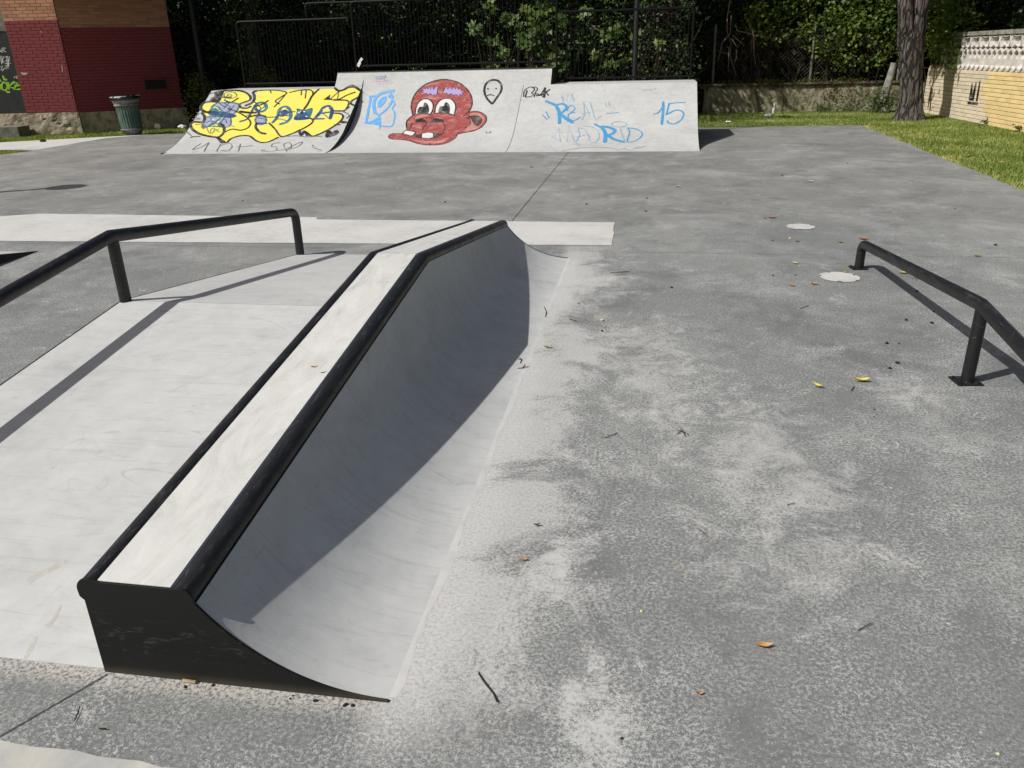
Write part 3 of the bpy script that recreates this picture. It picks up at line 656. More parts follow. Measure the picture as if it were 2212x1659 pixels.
# --- quarter pipe: cartoon face
pieces('face_fill', P_RED, mr, S2, t3, U, [('f', [(800,520),(785,450),(795,380),(830,310),(890,250),(960,210),(1050,185),(1120,180),(1200,195),(1270,225),(1330,280),(1365,340),(1375,400),(1365,450),(1340,490),(1305,528),(1300,600),(1245,700),(1210,745),(1150,785),(1070,810),(960,815),(850,800),(760,770),(680,760),(600,755),(570,738),(578,715),(622,705),(700,705),(710,682),(742,665),(740,600),(760,560),(802,530)])])
pieces('ear', P_RED, mr, S2, t3, U, [('f', [(1290,540),(1330,500),(1390,487),(1450,495),(1500,525),(1513,560),(1500,602),(1450,650),(1380,680),(1300,695),(1235,700)])])
pieces('face_shading', P_PEACH, mr, S2, t3, U, [('f', [(1350,520),(1400,503),(1460,515),(1492,560),(1470,610),(1420,655),(1360,672),(1300,680),(1330,640),(1360,600)]), ('f', [(820,560),(880,520),(960,530),(900,545)]), ('f', [(780,760),(900,775),(1060,770),(1150,740),(1080,790),(940,800)]), ('f', [(930,236),(1000,214),(1070,208),(1000,225)]), ('f', [(880,365),(960,350),(1040,370),(1000,372)])])
pieces('eye_white', P_WHT, mr, S2, t3, U, [('f', [(825,510),(835,450),(860,400),(900,372),(950,372),(985,400),(996,440),(985,490),(962,520),(880,502)]), ('f', [(1015,500),(1025,440),(1060,390),(1110,366),(1165,371),(1205,410),(1213,460),(1197,520),(1100,497)])])
pieces('mouth_shadow', P_BRN, mr, S2, t3, U, [('f', [(790,722),(820,708),(880,712),(960,695),(1066,706),(1030,737),(960,748),(882,745),(840,742)])])
pieces('ear_hollow', P_BRN, mr, S2, t3, U, [('f', [(1332,540),(1370,528),(1430,530),(1470,560),(1465,602),(1430,632),(1390,612),(1362,562)])])
pieces('tooth', P_WHT, mr, S2, t3, U, [('f', [(700,700),(735,675),(822,690),(792,725)], False), ('f', [(885,746),(890,705),(950,692),(995,700),(998,737),(950,748)], False)])
pieces('pupil', P_BLACK, mr, S2, t3, U, [('f', [(845,505),(860,450),(900,440),(910,405),(940,415),(958,460),(945,515),(900,502)]), ('f', [(1050,498),(1060,445),(1100,436),(1112,402),(1145,412),(1160,455),(1150,507),(1100,492)])])
pieces('nostril', P_BLACK, mr, S2, t3, U, [('f', [(825,575),(850,558),(890,558),(930,580),(948,593),(880,592),(835,588)]), ('f', [(962,596),(1000,565),(1050,557),(1092,570),(1090,588),(1030,593)])])
eb1 = [(870,300),(905,290),(890,265),(925,275),(930,255),(950,280),(955,245),(975,280),(985,240),(1000,280),(1020,250),(1045,245),(1030,340),(1010,325),(990,335),(970,315),(945,330),(930,310),(890,325),(905,305)]
eb2 = [(1085,320),(1120,245),(1140,275),(1165,245),(1175,275),(1200,250),(1210,275),(1235,255),(1240,280),(1270,270),(1265,290),(1300,295),(1275,310),(1290,330),(1250,325),(1255,345),(1215,325),(1190,335),(1170,315),(1140,330),(1130,310)]
pieces('eyebrow', P_LIL, mr, S2, t3, U, [('f', eb1, False), ('f', eb2, False)])
p = Paint(S2, t3, U)
for e in (eb1, eb2): p.stroke(e+[e[0]], 5, False)
for st, wd in (([(800,520),(785,450),(795,380),(830,310),(890,250),(960,210),(1050,185),(1120,180),(1200,195),(1270,225),(1330,280),(1365,340),(1375,400),(1365,450),(1340,490),(1290,535)], 9), ([(1330,500),(1390,487),(1450,495),(1500,525),(1513,560),(1500,602),(1450,650),(1380,680),(1300,695),(1240,700)], 7), ([(1240,690),(1210,745),(1150,785),(1070,810),(960,816),(850,802),(760,772),(680,762),(600,757),(568,740),(576,715),(622,704),(705,706)], 8),
    ([(742,665),(738,600),(760,560),(802,528),(870,507),(940,512),(988,527)], 9), ([(1000,515),(1060,502),(1140,507),(1205,530)], 9), ([(822,510),(833,450),(858,400),(900,370),(950,370),(987,400),(998,440),(986,490),(970,512)], 9), ([(1013,500),(1023,440),(1058,388),(1110,364),(1167,369),(1207,410),(1215,460),(1199,520)], 9),
    ([(890,555),(950,548),(1010,558)], 5), ([(770,665),(795,612),(850,590),(940,597)], 7), ([(1090,590),(1110,632),(1095,690),(1060,725)], 8), ([(935,605),(905,640),(893,672)], 5), ([(970,605),(945,640),(933,668)], 5), ([(700,702),(735,673),(822,688),(792,727),(740,716),(700,702)], 8), ([(884,746),(890,703),(950,692),(996,698),(1000,738)], 7), ([(790,722),(880,745),(960,750),(1030,740),(1068,708)], 8), ([(1320,545),(1350,565),(1356,612),(1300,650)], 6), ([(965,800),(965,815)], 10)): p.stroke(st, wd)
p.done('face_outline', P_BLACK, mr, .0056)
p = Paint(S2, t3, U)
p.stroke([(1565,415),(1515,360),(1493,300),(1500,240),(1530,200),(1580,184),(1630,196),(1658,240),(1654,290),(1620,345),(1580,402),(1565,415)], 15); p.done('sad_face', P_BLACK, mr, 0)
pieces('sad_face_feature', P_BLACK, mr, S2, t3, U, [[('d', (1527,270), 8)], [('d', (1606,268), 8)], ('s', [(1520,337),(1550,326),(1585,338)], 8)])
p = Paint(S2, t3, U)
p.fill([(328,608),(400,580),(482,533),(495,560),(490,628),(400,612)], False); p.fill([(458,430),(470,390),(510,352),(545,347),(540,390),(500,440),(475,456)])
for st, wd in (([(385,347),(430,340)], 16), ([(397,345),(372,470),(347,602)], 17), ([(432,500),(422,420),(442,360),(482,322),(540,303),(612,290)], 24), ([(590,320),(600,380),(570,440),(522,490),(472,528)], 14), ([(440,500),(472,532)], 12), ([(600,380),(626,420),(602,460),(622,500),(622,560),(592,632),(480,630)], 11), ([(575,340),(600,350)], 26), ([(482,640),(478,655)], 10)): p.stroke(st, wd)
p.done('spray_figure', P_BLU, mr, .0020)
p = Paint(S2, t3, U)
for st in ([(428,142),(445,178),(452,146)], [(455,182),(466,142),(478,182)], [(482,152),(490,143),(497,152),(484,176),(499,176)], [(503,152),(511,143),(518,152),(505,174),(519,174)], [(521,140),(528,158),(538,136),(524,180)], [(535,160),(542,158)]): p.stroke(st, 4.5, False)
p.done('marker_tag', P_TAG, mr, .0020)
p = Paint(S2, t3, U); p.stroke([(425,190),(440,205),(450,190),(470,200),(490,190),(510,202),(530,190),(548,185)], 9, False); p.done('marker_tag', P_PNK, mr, .0020)
pieces('marker_dot', P_GRN, mr, S2, t3, U, [[('d', (1510,691), 8)], ('s', [(1541,696),(1552,684)], 8)])
# --- right ramp
p = Paint(S3, t3, U)
for st, wd in (([(1872,345),(1880,292),(1920,257),(1960,256),(1978,280),(1950,310),(1968,325),(1942,345),(1890,350)], 9), ([(1906,288),(1890,345)], 11), ([(1955,255),(1990,255),(2006,275),(1990,300),(1975,350)], 8), ([(1975,310),(2000,332)], 8), ([(2000,332),(2040,320),(2062,284)], 9), ([(2078,263),(2070,350)], 18), ([(2122,278),(2060,322),(2002,336)], 16), ([(2095,310),(2112,332)], 10), ([(2000,315),(2040,335),(2060,345)], 8)): p.stroke(st, wd)
p.done('marker_tag', P_BLACK, rr_, .0020)
U4 = .00247
pieces('marker_letter', P_MRK, rr_, S3, t4, U4, [
    [('s', [(445,330),(490,348),(535,368)], 22), ('s', [(530,368),(558,430),(560,520)], 21), ('s', [(528,362),(590,352),(622,382),(592,420),(548,442)], 16), ('s', [(570,440),(620,482),(672,514)], 23)],
    [('s', [(870,530),(925,560)], 15), ('s', [(925,552),(960,612),(955,684)], 23), ('s', [(925,550),(990,556),(1042,582),(1020,612),(960,632)], 20), ('s', [(970,622),(1040,662),(1118,684)], 22)],
    [('s', [(625,412),(650,370),(680,370),(692,402),(660,425)], 7), ('s', [(692,426),(642,440),(640,480),(690,496),(740,468)], 9)],
    [('s', [(1380,442),(1425,425),(1466,360)], 9), ('s', [(1463,337),(1462,420),(1450,528)], 16)],
    [('s', [(1655,340),(1580,342),(1510,352)], 8), ('s', [(1515,350),(1495,430),(1490,446),(1560,411),(1612,410),(1641,440),(1620,490),(1562,525),(1510,518),(1500,500)], 10)],
    ('s', [(410,447),(450,485)], 7), ('s', [(442,422),(468,470)], 7), ('s', [(1150,560),(1170,602),(1150,680),(1212,676),(1270,640),(1276,602),(1222,570),(1150,562)], 8), ('s', [(970,435),(1075,428)], 5, False)])
pieces('marker_letter', P_THIN, rr_, S3, t4, U4, [
    [('s', [(575,282),(595,336)], 6, False), ('s', [(575,282),(625,326),(630,270),(666,320),(668,265),(686,332)], 6, False)], [('s', [(755,490),(780,442),(768,338)], 6, False), ('s', [(768,338),(800,400),(825,470)], 4, False), ('s', [(755,440),(825,426)], 6, False)],
    ('s', [(825,335),(850,420),(870,490),(922,460)], 6, False), ('s', [(490,635),(570,682),(550,560),(625,682),(640,535),(692,680),(735,716)], 6, False), [('s', [(710,675),(737,620),(720,560)], 6, False), ('s', [(720,560),(780,570),(830,650)], 5, False), ('s', [(710,642),(780,626)], 6, False)],
    ('s', [(1090,570),(1130,682)], 7, False), ('r', (1080,530), 65, 24, 5), ('s', [(760,545),(840,552),(902,602),(892,670),(832,686),(800,602)], 4)] + [('s', st, 4) for st in ([(410,715),(470,746)], [(470,712),(520,758)], [(580,765),(700,741),(830,731),(1000,736),(1060,755)], [(1065,755),(1135,735)], [(1120,740),(1200,760)], [(1200,746),(1252,720)], [(1230,746),(1310,718)], [(960,342),(965,376)], [(990,335),(993,370)])])
p = Paint(S3, t4, U4); p.stroke([(1285,235),(1300,225),(1310,238),(1325,222),(1345,236),(1360,220),(1375,232),(1400,215)], 6, False); p.done('marker_tag', P_PNK, rr_, .0020)
#@@SPLIT3

# ------------------------------------------------------------------ building at the left
A_ = Vector((math.cos(math.radians(11)), math.sin(math.radians(11)), 0)); N_ = Vector((A_.y, -A_.x, 0)); C0 = Vector((-14.23, 18.92, 0))
D_ = Vector((2.33, 1.9, 0)).normalized(); ND = Vector((D_.y, -D_.x, 0)); Z_ = Vector((0, 0, 1))
def plain_obj(name, c, **k): return plain(name, c, **k)
M['mortar_red'] = m_paint('red_painted_mortar', (.16, .028, .032), .15, (.22, .10, .09)); M['mortar_tan'] = plain('tan_mortar', (.36, .23, .155), .9, .1, .2, 25)
M['brick_red'] = m_brick('red_painted_brick', (.185, .033, .037), .10, True); M['brick_tan'] = m_brick('tan_brick', (.38, .195, .12), .22)
def m_stone():
    t = NT('weathered_plinth_stone'); p = t.pos(); a = t.noise(p, 5, 7, .7, .5); b = t.noise(p, 1.6, 5, .6); z = t.sep(p)[2]
    col = t.ramp(a, [(.3, (.12, .10, .07)), (.46, (.31, .27, .19)), (.68, (.50, .44, .32))])
    col = t.mix(t.math('MULTIPLY', t.step(b, .56, .68), .5), col, (.09, .10, .05)); t.bump(a, .8, .03); return t.fin(col, .92, .15)
M['stone'] = m_stone()
M['dark_metal'] = plain('charcoal_shutter', (.022, .024, .025), .45, .4, .3, 5, .1)
M['concrete_old'] = plain('old_grey_concrete', (.16, .155, .13), .9, .2, .35, 8, .4)
PW = -(atplane(185/2.963/1.8228, 820/2.963/1.8228, N_, C0)-C0).dot(A_)      # width of the brick pier
bt = thing('brick_building', 'tan and dark red painted brick building on a weathered stone plinth at the left edge', 'building', C0)
def wall_box(name, m, o, a, n, u0, u1, z0, z1, d0, d1, parent):
    b = MB(); c = o + a*((u0+u1)/2) + n*((d0+d1)/2) + Z_*((z0+z1)/2); b.obox(c, a, Z_, n, (u1-u0)/2, (z1-z0)/2, (d1-d0)/2); return b.obj(name, m, parent)
wall_box('wall', M['mortar_red'], C0, A_, N_, -PW, -.001, .52, 2.615, -.30, -.008, bt)
wall_box('wall', M['mortar_tan'], C0, A_, N_, -PW, -.001, 2.617, 3.195, -.30, -.008, bt)
wall_box('wall', M['mortar_red'], C0, D_, ND, .0, 2.535, .50, 2.465, -.30, -.03, bt)
wall_box('wall', M['mortar_tan'], C0, D_, ND, .0, 2.535, 2.467, 3.195, -.30, -.03, bt)
# upper storeys: unseen; their overhang is added to keep the recessed wall dark
b = MB(); e = C0 + A_*5.2
ft = [C0-A_*7, C0, C0+N_*2.5+A_*.15, C0+N_*2.5+A_*2.2, C0+D_*2.56, C0+D_*2.56-ND*3.5, C0-A_*7-N_*5]
b.prism([(q.x, q.y, 3.2) for q in ft], (0, 0, 6.3)); b.obj('storeys_with_shade_overhang', M['brick_tan'], bt)
brick_me = {}
def brick_mesh(key, m, l, d, h):
    b = MB(); ch = .004; x, y, z = l/2, d/2, h/2
    vs = [(-x, y, -z), (x, y, -z), (x, y, z), (-x, y, z), (-x, -y+ch, -z), (x, -y+ch, -z), (x, -y+ch, z), (-x, -y+ch, z), (-x+ch, -y, -z+ch), (x-ch, -y, -z+ch), (x-ch, -y, z-ch), (-x+ch, -y, z-ch)]
    fs = [(0,4,5,1),(1,5,6,2),(2,6,7,3),(3,7,4,0),(4,8,9,5),(5,9,10,6),(6,10,11,7),(7,11,8,4),(8,11,10,9)]
    me = bpy.data.meshes.new('brick'); me.from_pydata(vs, [], fs); me.materials.append(m); me.update(); brick_me[key] = (me, vs, fs); return me
brick_mesh('red', M['brick_red'], .236, .03, .064); brick_mesh('tan', M['brick_tan'], .236, .03, .064)
def put_brick(key, o, a, n, u, z, length, full, parent, proud=0.):
    me = brick_me[key][0]; ob = bpy.data.objects.new('brick', me); COL.objects.link(ob)
    pos = o + a*u + n*(-.013+proud) + Z_*z - WLOC[parent.name]
    R3 = Matrix((a, -n, Z_)).transposed().to_4x4()
    ob.parent = parent; ob.matrix_local = Matrix.Translation(pos) @ R3 @ Matrix.Diagonal((length/full, 1, 1, 1)); return ob
def brick_stuff(name, key, lst, parent):
    me, vs, fs = brick_me[key]; V = []; F = []
    for (o, a, n, u, z, length, full, pr) in lst:
        c = o+a*u+n*(-.013+pr)+Z_*z; k = len(V)
        for v in vs: q = c + a*(v[0]*length/full) - n*v[1] + Z_*v[2]; V.append((q.x, q.y, q.z))
        F += [tuple(i+k for i in f) for f in fs]
    o2 = mesh_obj(name, V, F, me.materials[0], parent); o2['kind'] = 'stuff'; return o2
def courses(u0, u1, z0, z1, step, bl, seedv):
    r = random.Random(seedv); k = 0; z = z0
    while z+step*.5 < z1:
        off = (k % 2)*bl*.5 + r.uniform(-.02, .02); u = u0-off
        while u < u1:
            a, c = max(u, u0), min(u+bl, u1)
            if c-a > .03: yield (a+c)/2, z+step/2, c-a-.010, r.uniform(-.002, .002)
            u += bl
        z += step; k += 1
for u, z, l, pr in courses(-PW, 0, .525, 3.19, .0748, .246, 1):
    put_brick('red' if z < 2.62 else 'tan', C0, A_, N_, u, z, l, .236, bt, pr)
stf = []
for u, z, l, pr in courses(.01, 2.53, .505, 3.19, .0748, .246, 2):
    if z > 2.467: put_brick('tan', C0, D_, ND, u, z, l, .236, bt, pr-.022)
    else: stf.append((C0, D_, ND, u, z, l, .236, pr-.022))
brick_stuff('brick', 'red', stf, bt)
wall_box('vent_frame', M['mortar_red'], C0, D_, ND, 1.66, 2.24, .94, 1.25, -.03, .004, bt)
wall_box('vent_opening', M['plate'], C0, D_, ND, 1.69, 2.20, .985, 1.21, .004, .006, bt)
# plinth of rough stone
def rough(name, m, o, a, n, u0, u1, z0, z1, depth, amp, parent, nu=36, nz=14, seedv=0., holes=()):
    vs = []; fs = []
    for j in range(nz+1):
        for i in range(nu+1):
            u = u0+(u1-u0)*i/nu; z = z0+(z1-z0)*j/nz
            d = amp*(mnoise.fractal(Vector((u*3+seedv, z*3, seedv)), 1., 2., 4)) if 0 < i < nu else 0
            for (hu, hz, hr) in holes:
                dd = math.hypot(u-hu, (z-hz)*1.6); d -= .06*max(0, 1-dd/hr)
            q = o+a*u+n*(d)+Z_*z; vs.append((q.x, q.y, q.z))
    k = len(vs)
    for i in range(nu+1): q = o+a*(u0+(u1-u0)*i/nu)-n*depth+Z_*z1; vs.append((q.x, q.y, q.z))
    for j in range(nz):
        for i in range(nu): p0 = j*(nu+1)+i; fs.append((p0, p0+1, p0+nu+2, p0+nu+1))
    for i in range(nu): p0 = nz*(nu+1)+i; fs.append((p0, p0+1, k+i+1, k+i))
    return mesh_obj(name, vs, fs, m, parent, smooth=False)
rough('plinth', M['stone'], C0+N_*.03, A_, N_, -7, .035, -.03, .515, .3, .035, bt, 170, 14, 0, ((-.33, .17, .12), (-.62, .32, .05), (-.85, .36, .06), (-.5, .24, .05)))
rough('plinth', M['stone'], C0+ND*.01, D_, ND, .03, 2.6, -.03, .50, .3, .02, bt, 40, 10, 5)
wall_box('shutter', M['dark_metal'], C0, A_, N_, -5.5, -PW-.03, .56, 2.40, -.16, -.10, bt)
wall_box('shutter_frame', M['dark_metal'], C0, A_, N_, -5.5, -PW-.004, .52, .585, -.16, -.06, bt)
wall_box('shutter_box', M['concrete_old'], C0, A_, N_, -5.5, -PW-.004, 2.41, 3.19, -.16, -.085, bt)
wall_box('wall', M['mortar_red'], C0, A_, N_, -7, -5.5, .52, 3.19, -.3, -.01, bt)
stp = thing('concrete_step', 'mossy grey concrete step against the stone plinth below the dark shutter', 'step', C0-A_*2.4)
b = MB(); c = C0-A_*2.4+N_*.33; b.obox(Vector((c.x, c.y, .10)), A_, Z_, N_, 1.14, .135, .27); o = b.obj('step_block', M['concrete_old'], stp)
FS = Flat(C0-N_*.098, A_, N_)
tb = lambda x, y: (x/2.963/1.8228, y/2.963/1.8228)
P_LIME = m_paint('lime_spray_paint', (.25, .50, .03), .2); UB = .0026
p = Paint(FS, tb, UB)
for st in ([(-75,985),(-100,965),(-110,990),(-70,1030),(-80,1060),(-115,1050)], [(0,945),(-30,960),(-40,1020),(0,1035),(10,990)], [(5,940),(-12,925)], [(20,985),(25,1045),(70,1055),(90,1010),(70,965),(35,960),(20,990)], [(45,925),(75,930)], [(95,965),(105,1035)], [(165,955),(100,1010),(170,1030)], [(140,970),(205,965),(165,1045),(230,1040)], [(175,1000),(225,995)], [(35,890),(45,915)], [(80,1072),(110,1074)]): p.stroke(st, 13, False)
p.done('graffiti_letter', P_LIME, bt, .0)
p = Paint(FS, tb, UB)
for st in ([(0,585),(40,590),(68,607)], [(0,600),(35,608)], [(20,565),(45,580),(65,560),(30,560)], [(0,650),(20,745)], [(22,655),(28,735)], [(28,700),(48,660)], [(28,700),(50,735)], [(62,665),(110,660),(95,770),(60,765)], [(75,660),(90,775)], [(90,655),(105,775)], [(60,710),(112,705)], [(65,740),(108,738)], [(0,780),(30,770),(10,820),(40,800),(25,830),(60,790),(80,810),(70,780),(100,795)], [(120,735),(124,738)], [(165,910),(180,885),(190,920),(200,880),(205,915)]): p.stroke(st, 4, False)
p.done('marker_tag', P_WHT, bt, .0)
FP = Flat(C0+N_*.004, A_, N_)
p = Paint(FP, tb, UB); p.fill([(245,845),(330,850),(300,875),(255,872)], False); p.stroke([(478,360),(482,385)], 4); p.stroke([(722,770),(730,835)], 5); p.done('paint_scrape', m_paint('dull_white_scrape', (.42, .38, .37), .5), bt, .0)

# ------------------------------------------------------------------ litter bin
bn = thing('litter_bin', 'fluted green cast litter bin with a pale rim in front of the brick building', 'litter bin', (-12.47, 18.42, 0))
M['bin'] = m_paint('worn_green_bin_paint', (.07, .125, .098), .6, (.20, .22, .20), 6); M['bin_grey'] = plain('weathered_bin_grey', (.20, .20, .19), .6, .4, .4, 14); M['bag'] = plain('black_bin_bag', (.01, .01, .012), .3, .6, .3, 20)
lean = Matrix.Rotation(math.radians(-2.5), 4, 'Y')
def lean_obj(o): o.matrix_local = lean @ o.matrix_local; return o
cb = (-12.47, 18.42, 0)
b = MB(); b.lathe([(.235, .14), (.24, .16), (.262, .66), (.262, .68)], cb, 144, 24, (.15, .67), .018); o = b.obj('body', M['bin'], bn, True); lean_obj(o)
b = MB(); b.lathe([(0, .0), (.17, .0), (.185, .02), (.245, .115), (.262, .125), (.262, .145), (.24, .15)], cb, 48); o = b.obj('foot_ring', M['bin_grey'], bn, True); smooth_by_angle(o); lean_obj(o)
b = MB(); b.lathe([(.262, .675), (.285, .68), (.29, .70), (.272, .715), (.30, .78), (.315, .80), (.30, .83)], cb, 48); o = b.obj('collar', M['bin_grey'], bn, True); smooth_by_angle(o); lean_obj(o)
b = MB(); b.lathe([(.30, .83), (.335, .835), (.345, .86), (.335, .89), (.30, .905), (.26, .90), (.25, .86), (.24, .6), (0, .6)], cb, 48); o = b.obj('rim', plain('silver_rim', (.50, .51, .52), .3, .6, .2, 8), bn, True); smooth_by_angle(o); lean_obj(o)
vs = []; fs = []
for j, (r, z) in enumerate([(.305, .80), (.35, .83), (.35, .87), (.31, .915), (.262, .912)]):
    for i in range(40):
        a = 2*pi*i/40; k = r+.018*mnoise.noise(Vector((math.cos(a)*4, math.sin(a)*4, j*1.7))); vs.append((cb[0]+k*math.cos(a), cb[1]+k*math.sin(a), z+.014*mnoise.noise(Vector((math.cos(a)*5, math.sin(a)*5, j+9.)))))
for j in range(4):
    for i in range(22, 42): a = j*40+i % 40; c2 = j*40+(i+1) % 40; fs.append((a, c2, c2+40, a+40))
o = mesh_obj('bin_bag', vs, fs, M['bag'], bn, smooth=True); lean_obj(o)

# ------------------------------------------------------------------ railings behind the ramps, lamp posts
YF = 17.82
def railing(label, x0, x1, z0, z1, zb, bars, corner, feet, extra=None):
    t = thing('steel_railing', label, 'railing', ((x0+x1)/2, YF, zb), 'dark railings along the back of the ramps')
    rr2 = .024
    pl = []
    def arc(cx, cz, r, a0, a1): return [(cx+r*math.cos(a), YF, cz+r*math.sin(a)) for a in np.linspace(a0, a1, 6)]
    pth = []
    if 'l' in corner: pth += [(x0, YF, zb)] + arc(x0+.07, z1-.07, .07, pi, pi/2)
    else: pth += [(x0, YF, z1)]
    if 'r' in corner: pth += arc(x1-.07, z1-.07, .07, pi/2, 0) + [(x1, YF, zb)]
    else: pth += [(x1, YF, z1)]
    b = MB(); b.tube(pth, rr2, 10); o = b.obj('top_rail', M['fence'], t); smooth_by_angle(o)
    b = MB(); b.tube([(x0+.02, YF, z0), (x1-.02, YF, z0)], .021, 10); o = b.obj('bottom_rail', M['fence'], t); smooth_by_angle(o)
    n = int(round((x1-x0)/bars)); me = None
    for i in range(1, n):
        x = x0+(x1-x0)*i/n
        if me is None:
            b = MB(); b.tube([(0, 0, z0+.012), (0, 0, z1-.012)], .0078, 8); me = bpy.data.meshes.new('bar'); me.from_pydata(b.v, [], b.f); me.materials.append(M['bar']); me.update()
        ob = bpy.data.objects.new('bar', me); COL.objects.link(ob); ob.parent = t; ob.location = (x-t.location.x, 0, -zb)
    for x in feet:
        b = MB(); b.tube([(x, YF, zb-.01), (x, YF, z0)], .018, 10); b.obj('foot', M['fence'], t)
    if extra: extra(t)
    return t
def upper(t):
    b = MB(); b.tube([(-7.42, YF+.05, 2.41), (-7.42, YF+.05, 2.65)] + [(-7.35+.07*math.cos(a), YF+.05, 2.65+.07*math.sin(a)) for a in np.linspace(pi, pi/2, 6)] + [(-6.33, YF+.05, 2.715)], .022, 10); b.obj('upper_rail', M['fence'], t)
railing('dark steel railing on the deck above the yellow graffiti, with many thin bars', -9.05, -6.47, 1.125, 2.40, DT, .0865, 'l', (-7.7,), upper)
railing('tallest dark steel railing on top of the middle ramp with the cartoon face', -6.38, -1.97, 1.445, 2.712, zl, .0865, 'lr', (-5.2, -3.38))
railing('dark steel railing with a rounded corner on the deck above the blue writing', -1.93, .80, 1.105, 2.385, DT, .0853, 'r', (-.67,))
def lamp(label, x, y, h, r, arm):
    t = thing('street_lamp', label, 'lamp post', (x, y, 0), 'dark lamp posts around the court')
    b = MB(); b.tube([(x, y, -.03), (x, y, .9), (x, y, .95), (x, y, h)], [r*1.12, r*1.12, r, r*.7], 20); o = b.obj('pole', M['pole'], t); smooth_by_angle(o)
    b = MB(); b.lathe([(0, h-.02), (.10, h), (.24, h+.12), (.26, h+.16), (.20, h+.24), (0, h+.28)], (x, y, 0), 24); o = b.obj('lamp_head', M['pole'], t, True)
    return t
q = atplane((413+440)/2, 95, Vector((0, 1, 0)), Vector((0, 20.3, 0)))
lamp('dark slim lamp post rising behind the yellow graffiti ramp beside the brick building', q.x, 20.3, 4.4, .072, 0)
lamp('dark lamp post standing behind the right hand railing', -.365, 19.2, 4.4, .062, 0)
lamp('lamp post outside the left edge whose round head throws a shadow on the court', -11.02, 8.42, 3.35, .082, 0)
#@@SPLIT4

# ------------------------------------------------------------------ yellow garden wall at the right
W_ = Vector((.036, -1, 0)).normalized(); NW = Vector((-1, -.036, 0)).normalized(); OW = Vector((6.885, 22.75, 0))
M['brick_yel'] = m_brick('yellow_painted_brick', (.74, .575, .285), .10, True); M['brick_crm'] = m_brick('cream_painted_brick', (.66, .575, .43), .12, True); M['mortar_yel'] = plain('painted_mortar', (.36, .275, .16), .9, .1, .25, 20)
M['lattice'] = plain('whitewashed_lattice', (.60, .57, .53), .85, .2, .25, 7, .4); M['cap'] = plain('lichen_grey_coping', (.24, .235, .20), .9, .15, .5, 7, .4)
WL = 14
wt = thing('garden_wall', 'yellow and cream painted brick wall topped by a pale concrete lattice at the right edge', 'wall', OW)
wall_box('wall', M['mortar_yel'], OW, W_, NW, 0, WL, -.05, 1.10, -.22, -.016, wt)
brick_mesh('yel', M['brick_yel'], .258, .03, .072); brick_mesh('crm', M['brick_crm'], .258, .03, .072)
near = []; far_ = {'yel': [], 'crm': []}; rw = random.Random(5)
for u, z, l, pr in courses(0, WL-.05, -.01, 1.05, .0812, .268, 4):
    key = 'yel' if u > 3.5+rw.gauss(0, .22)+(.25 if z < .2 else 0) else 'crm'
    if u < 6.1 and len(near) < 298: near.append((key, u, z, l, pr))
    else: far_[key].append((OW, W_, NW, u, z, l, .258, pr*.6))
for key, u, z, l, pr in near: put_brick(key, OW, W_, NW, u, z, l, .258, wt, pr*.6)
for key in far_:
    if far_[key]: brick_stuff('brick', key, far_[key], wt)
def cell(poly, inset, depth, back, panel):
    c = Vector((sum(p[0] for p in poly)/len(poly), sum(p[1] for p in poly)/len(poly))); V = []; F = []; k = len(poly)
    inn = [tuple(c+(Vector(p)-c)*inset) for p in poly]
    for (x, z) in poly: V.append((x, 0, z))
    for (x, z) in inn: V.append((x, 0, z))
    for (x, z) in inn: V.append((x, back, z))
    for (x, z) in poly: V.append((x, depth, z))
    for i in range(k):
        j = (i+1) % k; F += [(i, j, k+j, k+i), (k+i, k+j, 2*k+j, 2*k+i), (i, 3*k+i, 3*k+j, j)]
    n = len(V); V2, F2 = panel(inn, back); V += V2; F += [tuple(q+n for q in f) for f in F2]; return V, F
def pan_low(inn, back):
    xs = [p[0] for p in inn]; x0, x1 = min(xs), max(xs); zm = 1.285
    return [(x0, back, 1.10), (x1, back, 1.10), (x1, back-.055, zm), (x0, back-.055, zm), (x1, back-.01, 1.45), (x0, back-.01, 1.45)], [(0, 1, 2, 3), (3, 2, 4, 5)]
def pan_up(inn, back):
    return [(-.21, back, 1.52), (.02, back-.03, 1.52), (.05, back-.05, 1.63), (-.21, back-.03, 1.63), (.0, back, 1.735), (-.2, back, 1.735)], [(0, 1, 2, 3), (3, 2, 4, 5)]
def lat_mesh(V, F):
    me = bpy.data.meshes.new('lattice_block'); me.from_pydata(V, [], F); me.materials.append(M['lattice']); me.update(); return me
low = lat_mesh(*cell([(0, 1.052), (.124, 1.125), (.124, 1.43), (0, 1.503), (-.124, 1.43), (-.124, 1.125)], .80, .13, .10, pan_low))
upm = lat_mesh(*cell([(-.215, 1.525), (-.12, 1.505), (0, 1.555), (.12, 1.505), (.215, 1.525), (.243, 1.63), (.215, 1.745), (0, 1.715), (-.215, 1.745), (-.243, 1.63)], .86, .13, .11, pan_up))
RW = Matrix((W_, -NW, Z_)).transposed().to_4x4()
for me, sp, u0, n in ((low, .25, .9, 52), (upm, .49, 1.6, 25)):
    for i in range(n):
        ob = bpy.data.objects.new('lattice_block', me); COL.objects.link(ob); ob.parent = wt
        ob.matrix_local = Matrix.Translation(W_*(u0+i*sp)+NW*.012) @ RW
wall_box('lattice_base', M['lattice'], OW, W_, NW, .7, WL, 1.056, 1.115, -.16, -.012, wt)
uu = 1.28
for ln in (1.45, 1.9, 1.9, 1.9, 1.9, 1.9, 1.7):
    wall_box('coping_stone', M['cap'], OW, W_, NW, uu, uu+ln-.012, 1.75, 1.832, -.17, .035, wt); uu += ln
FW = Flat(OW+NW*.0065, W_, NW); t8 = lambda x, y: ((3400+x*.458)/1.8228, (y*.458)/1.8228)
p = Paint(FW, t8, .005)
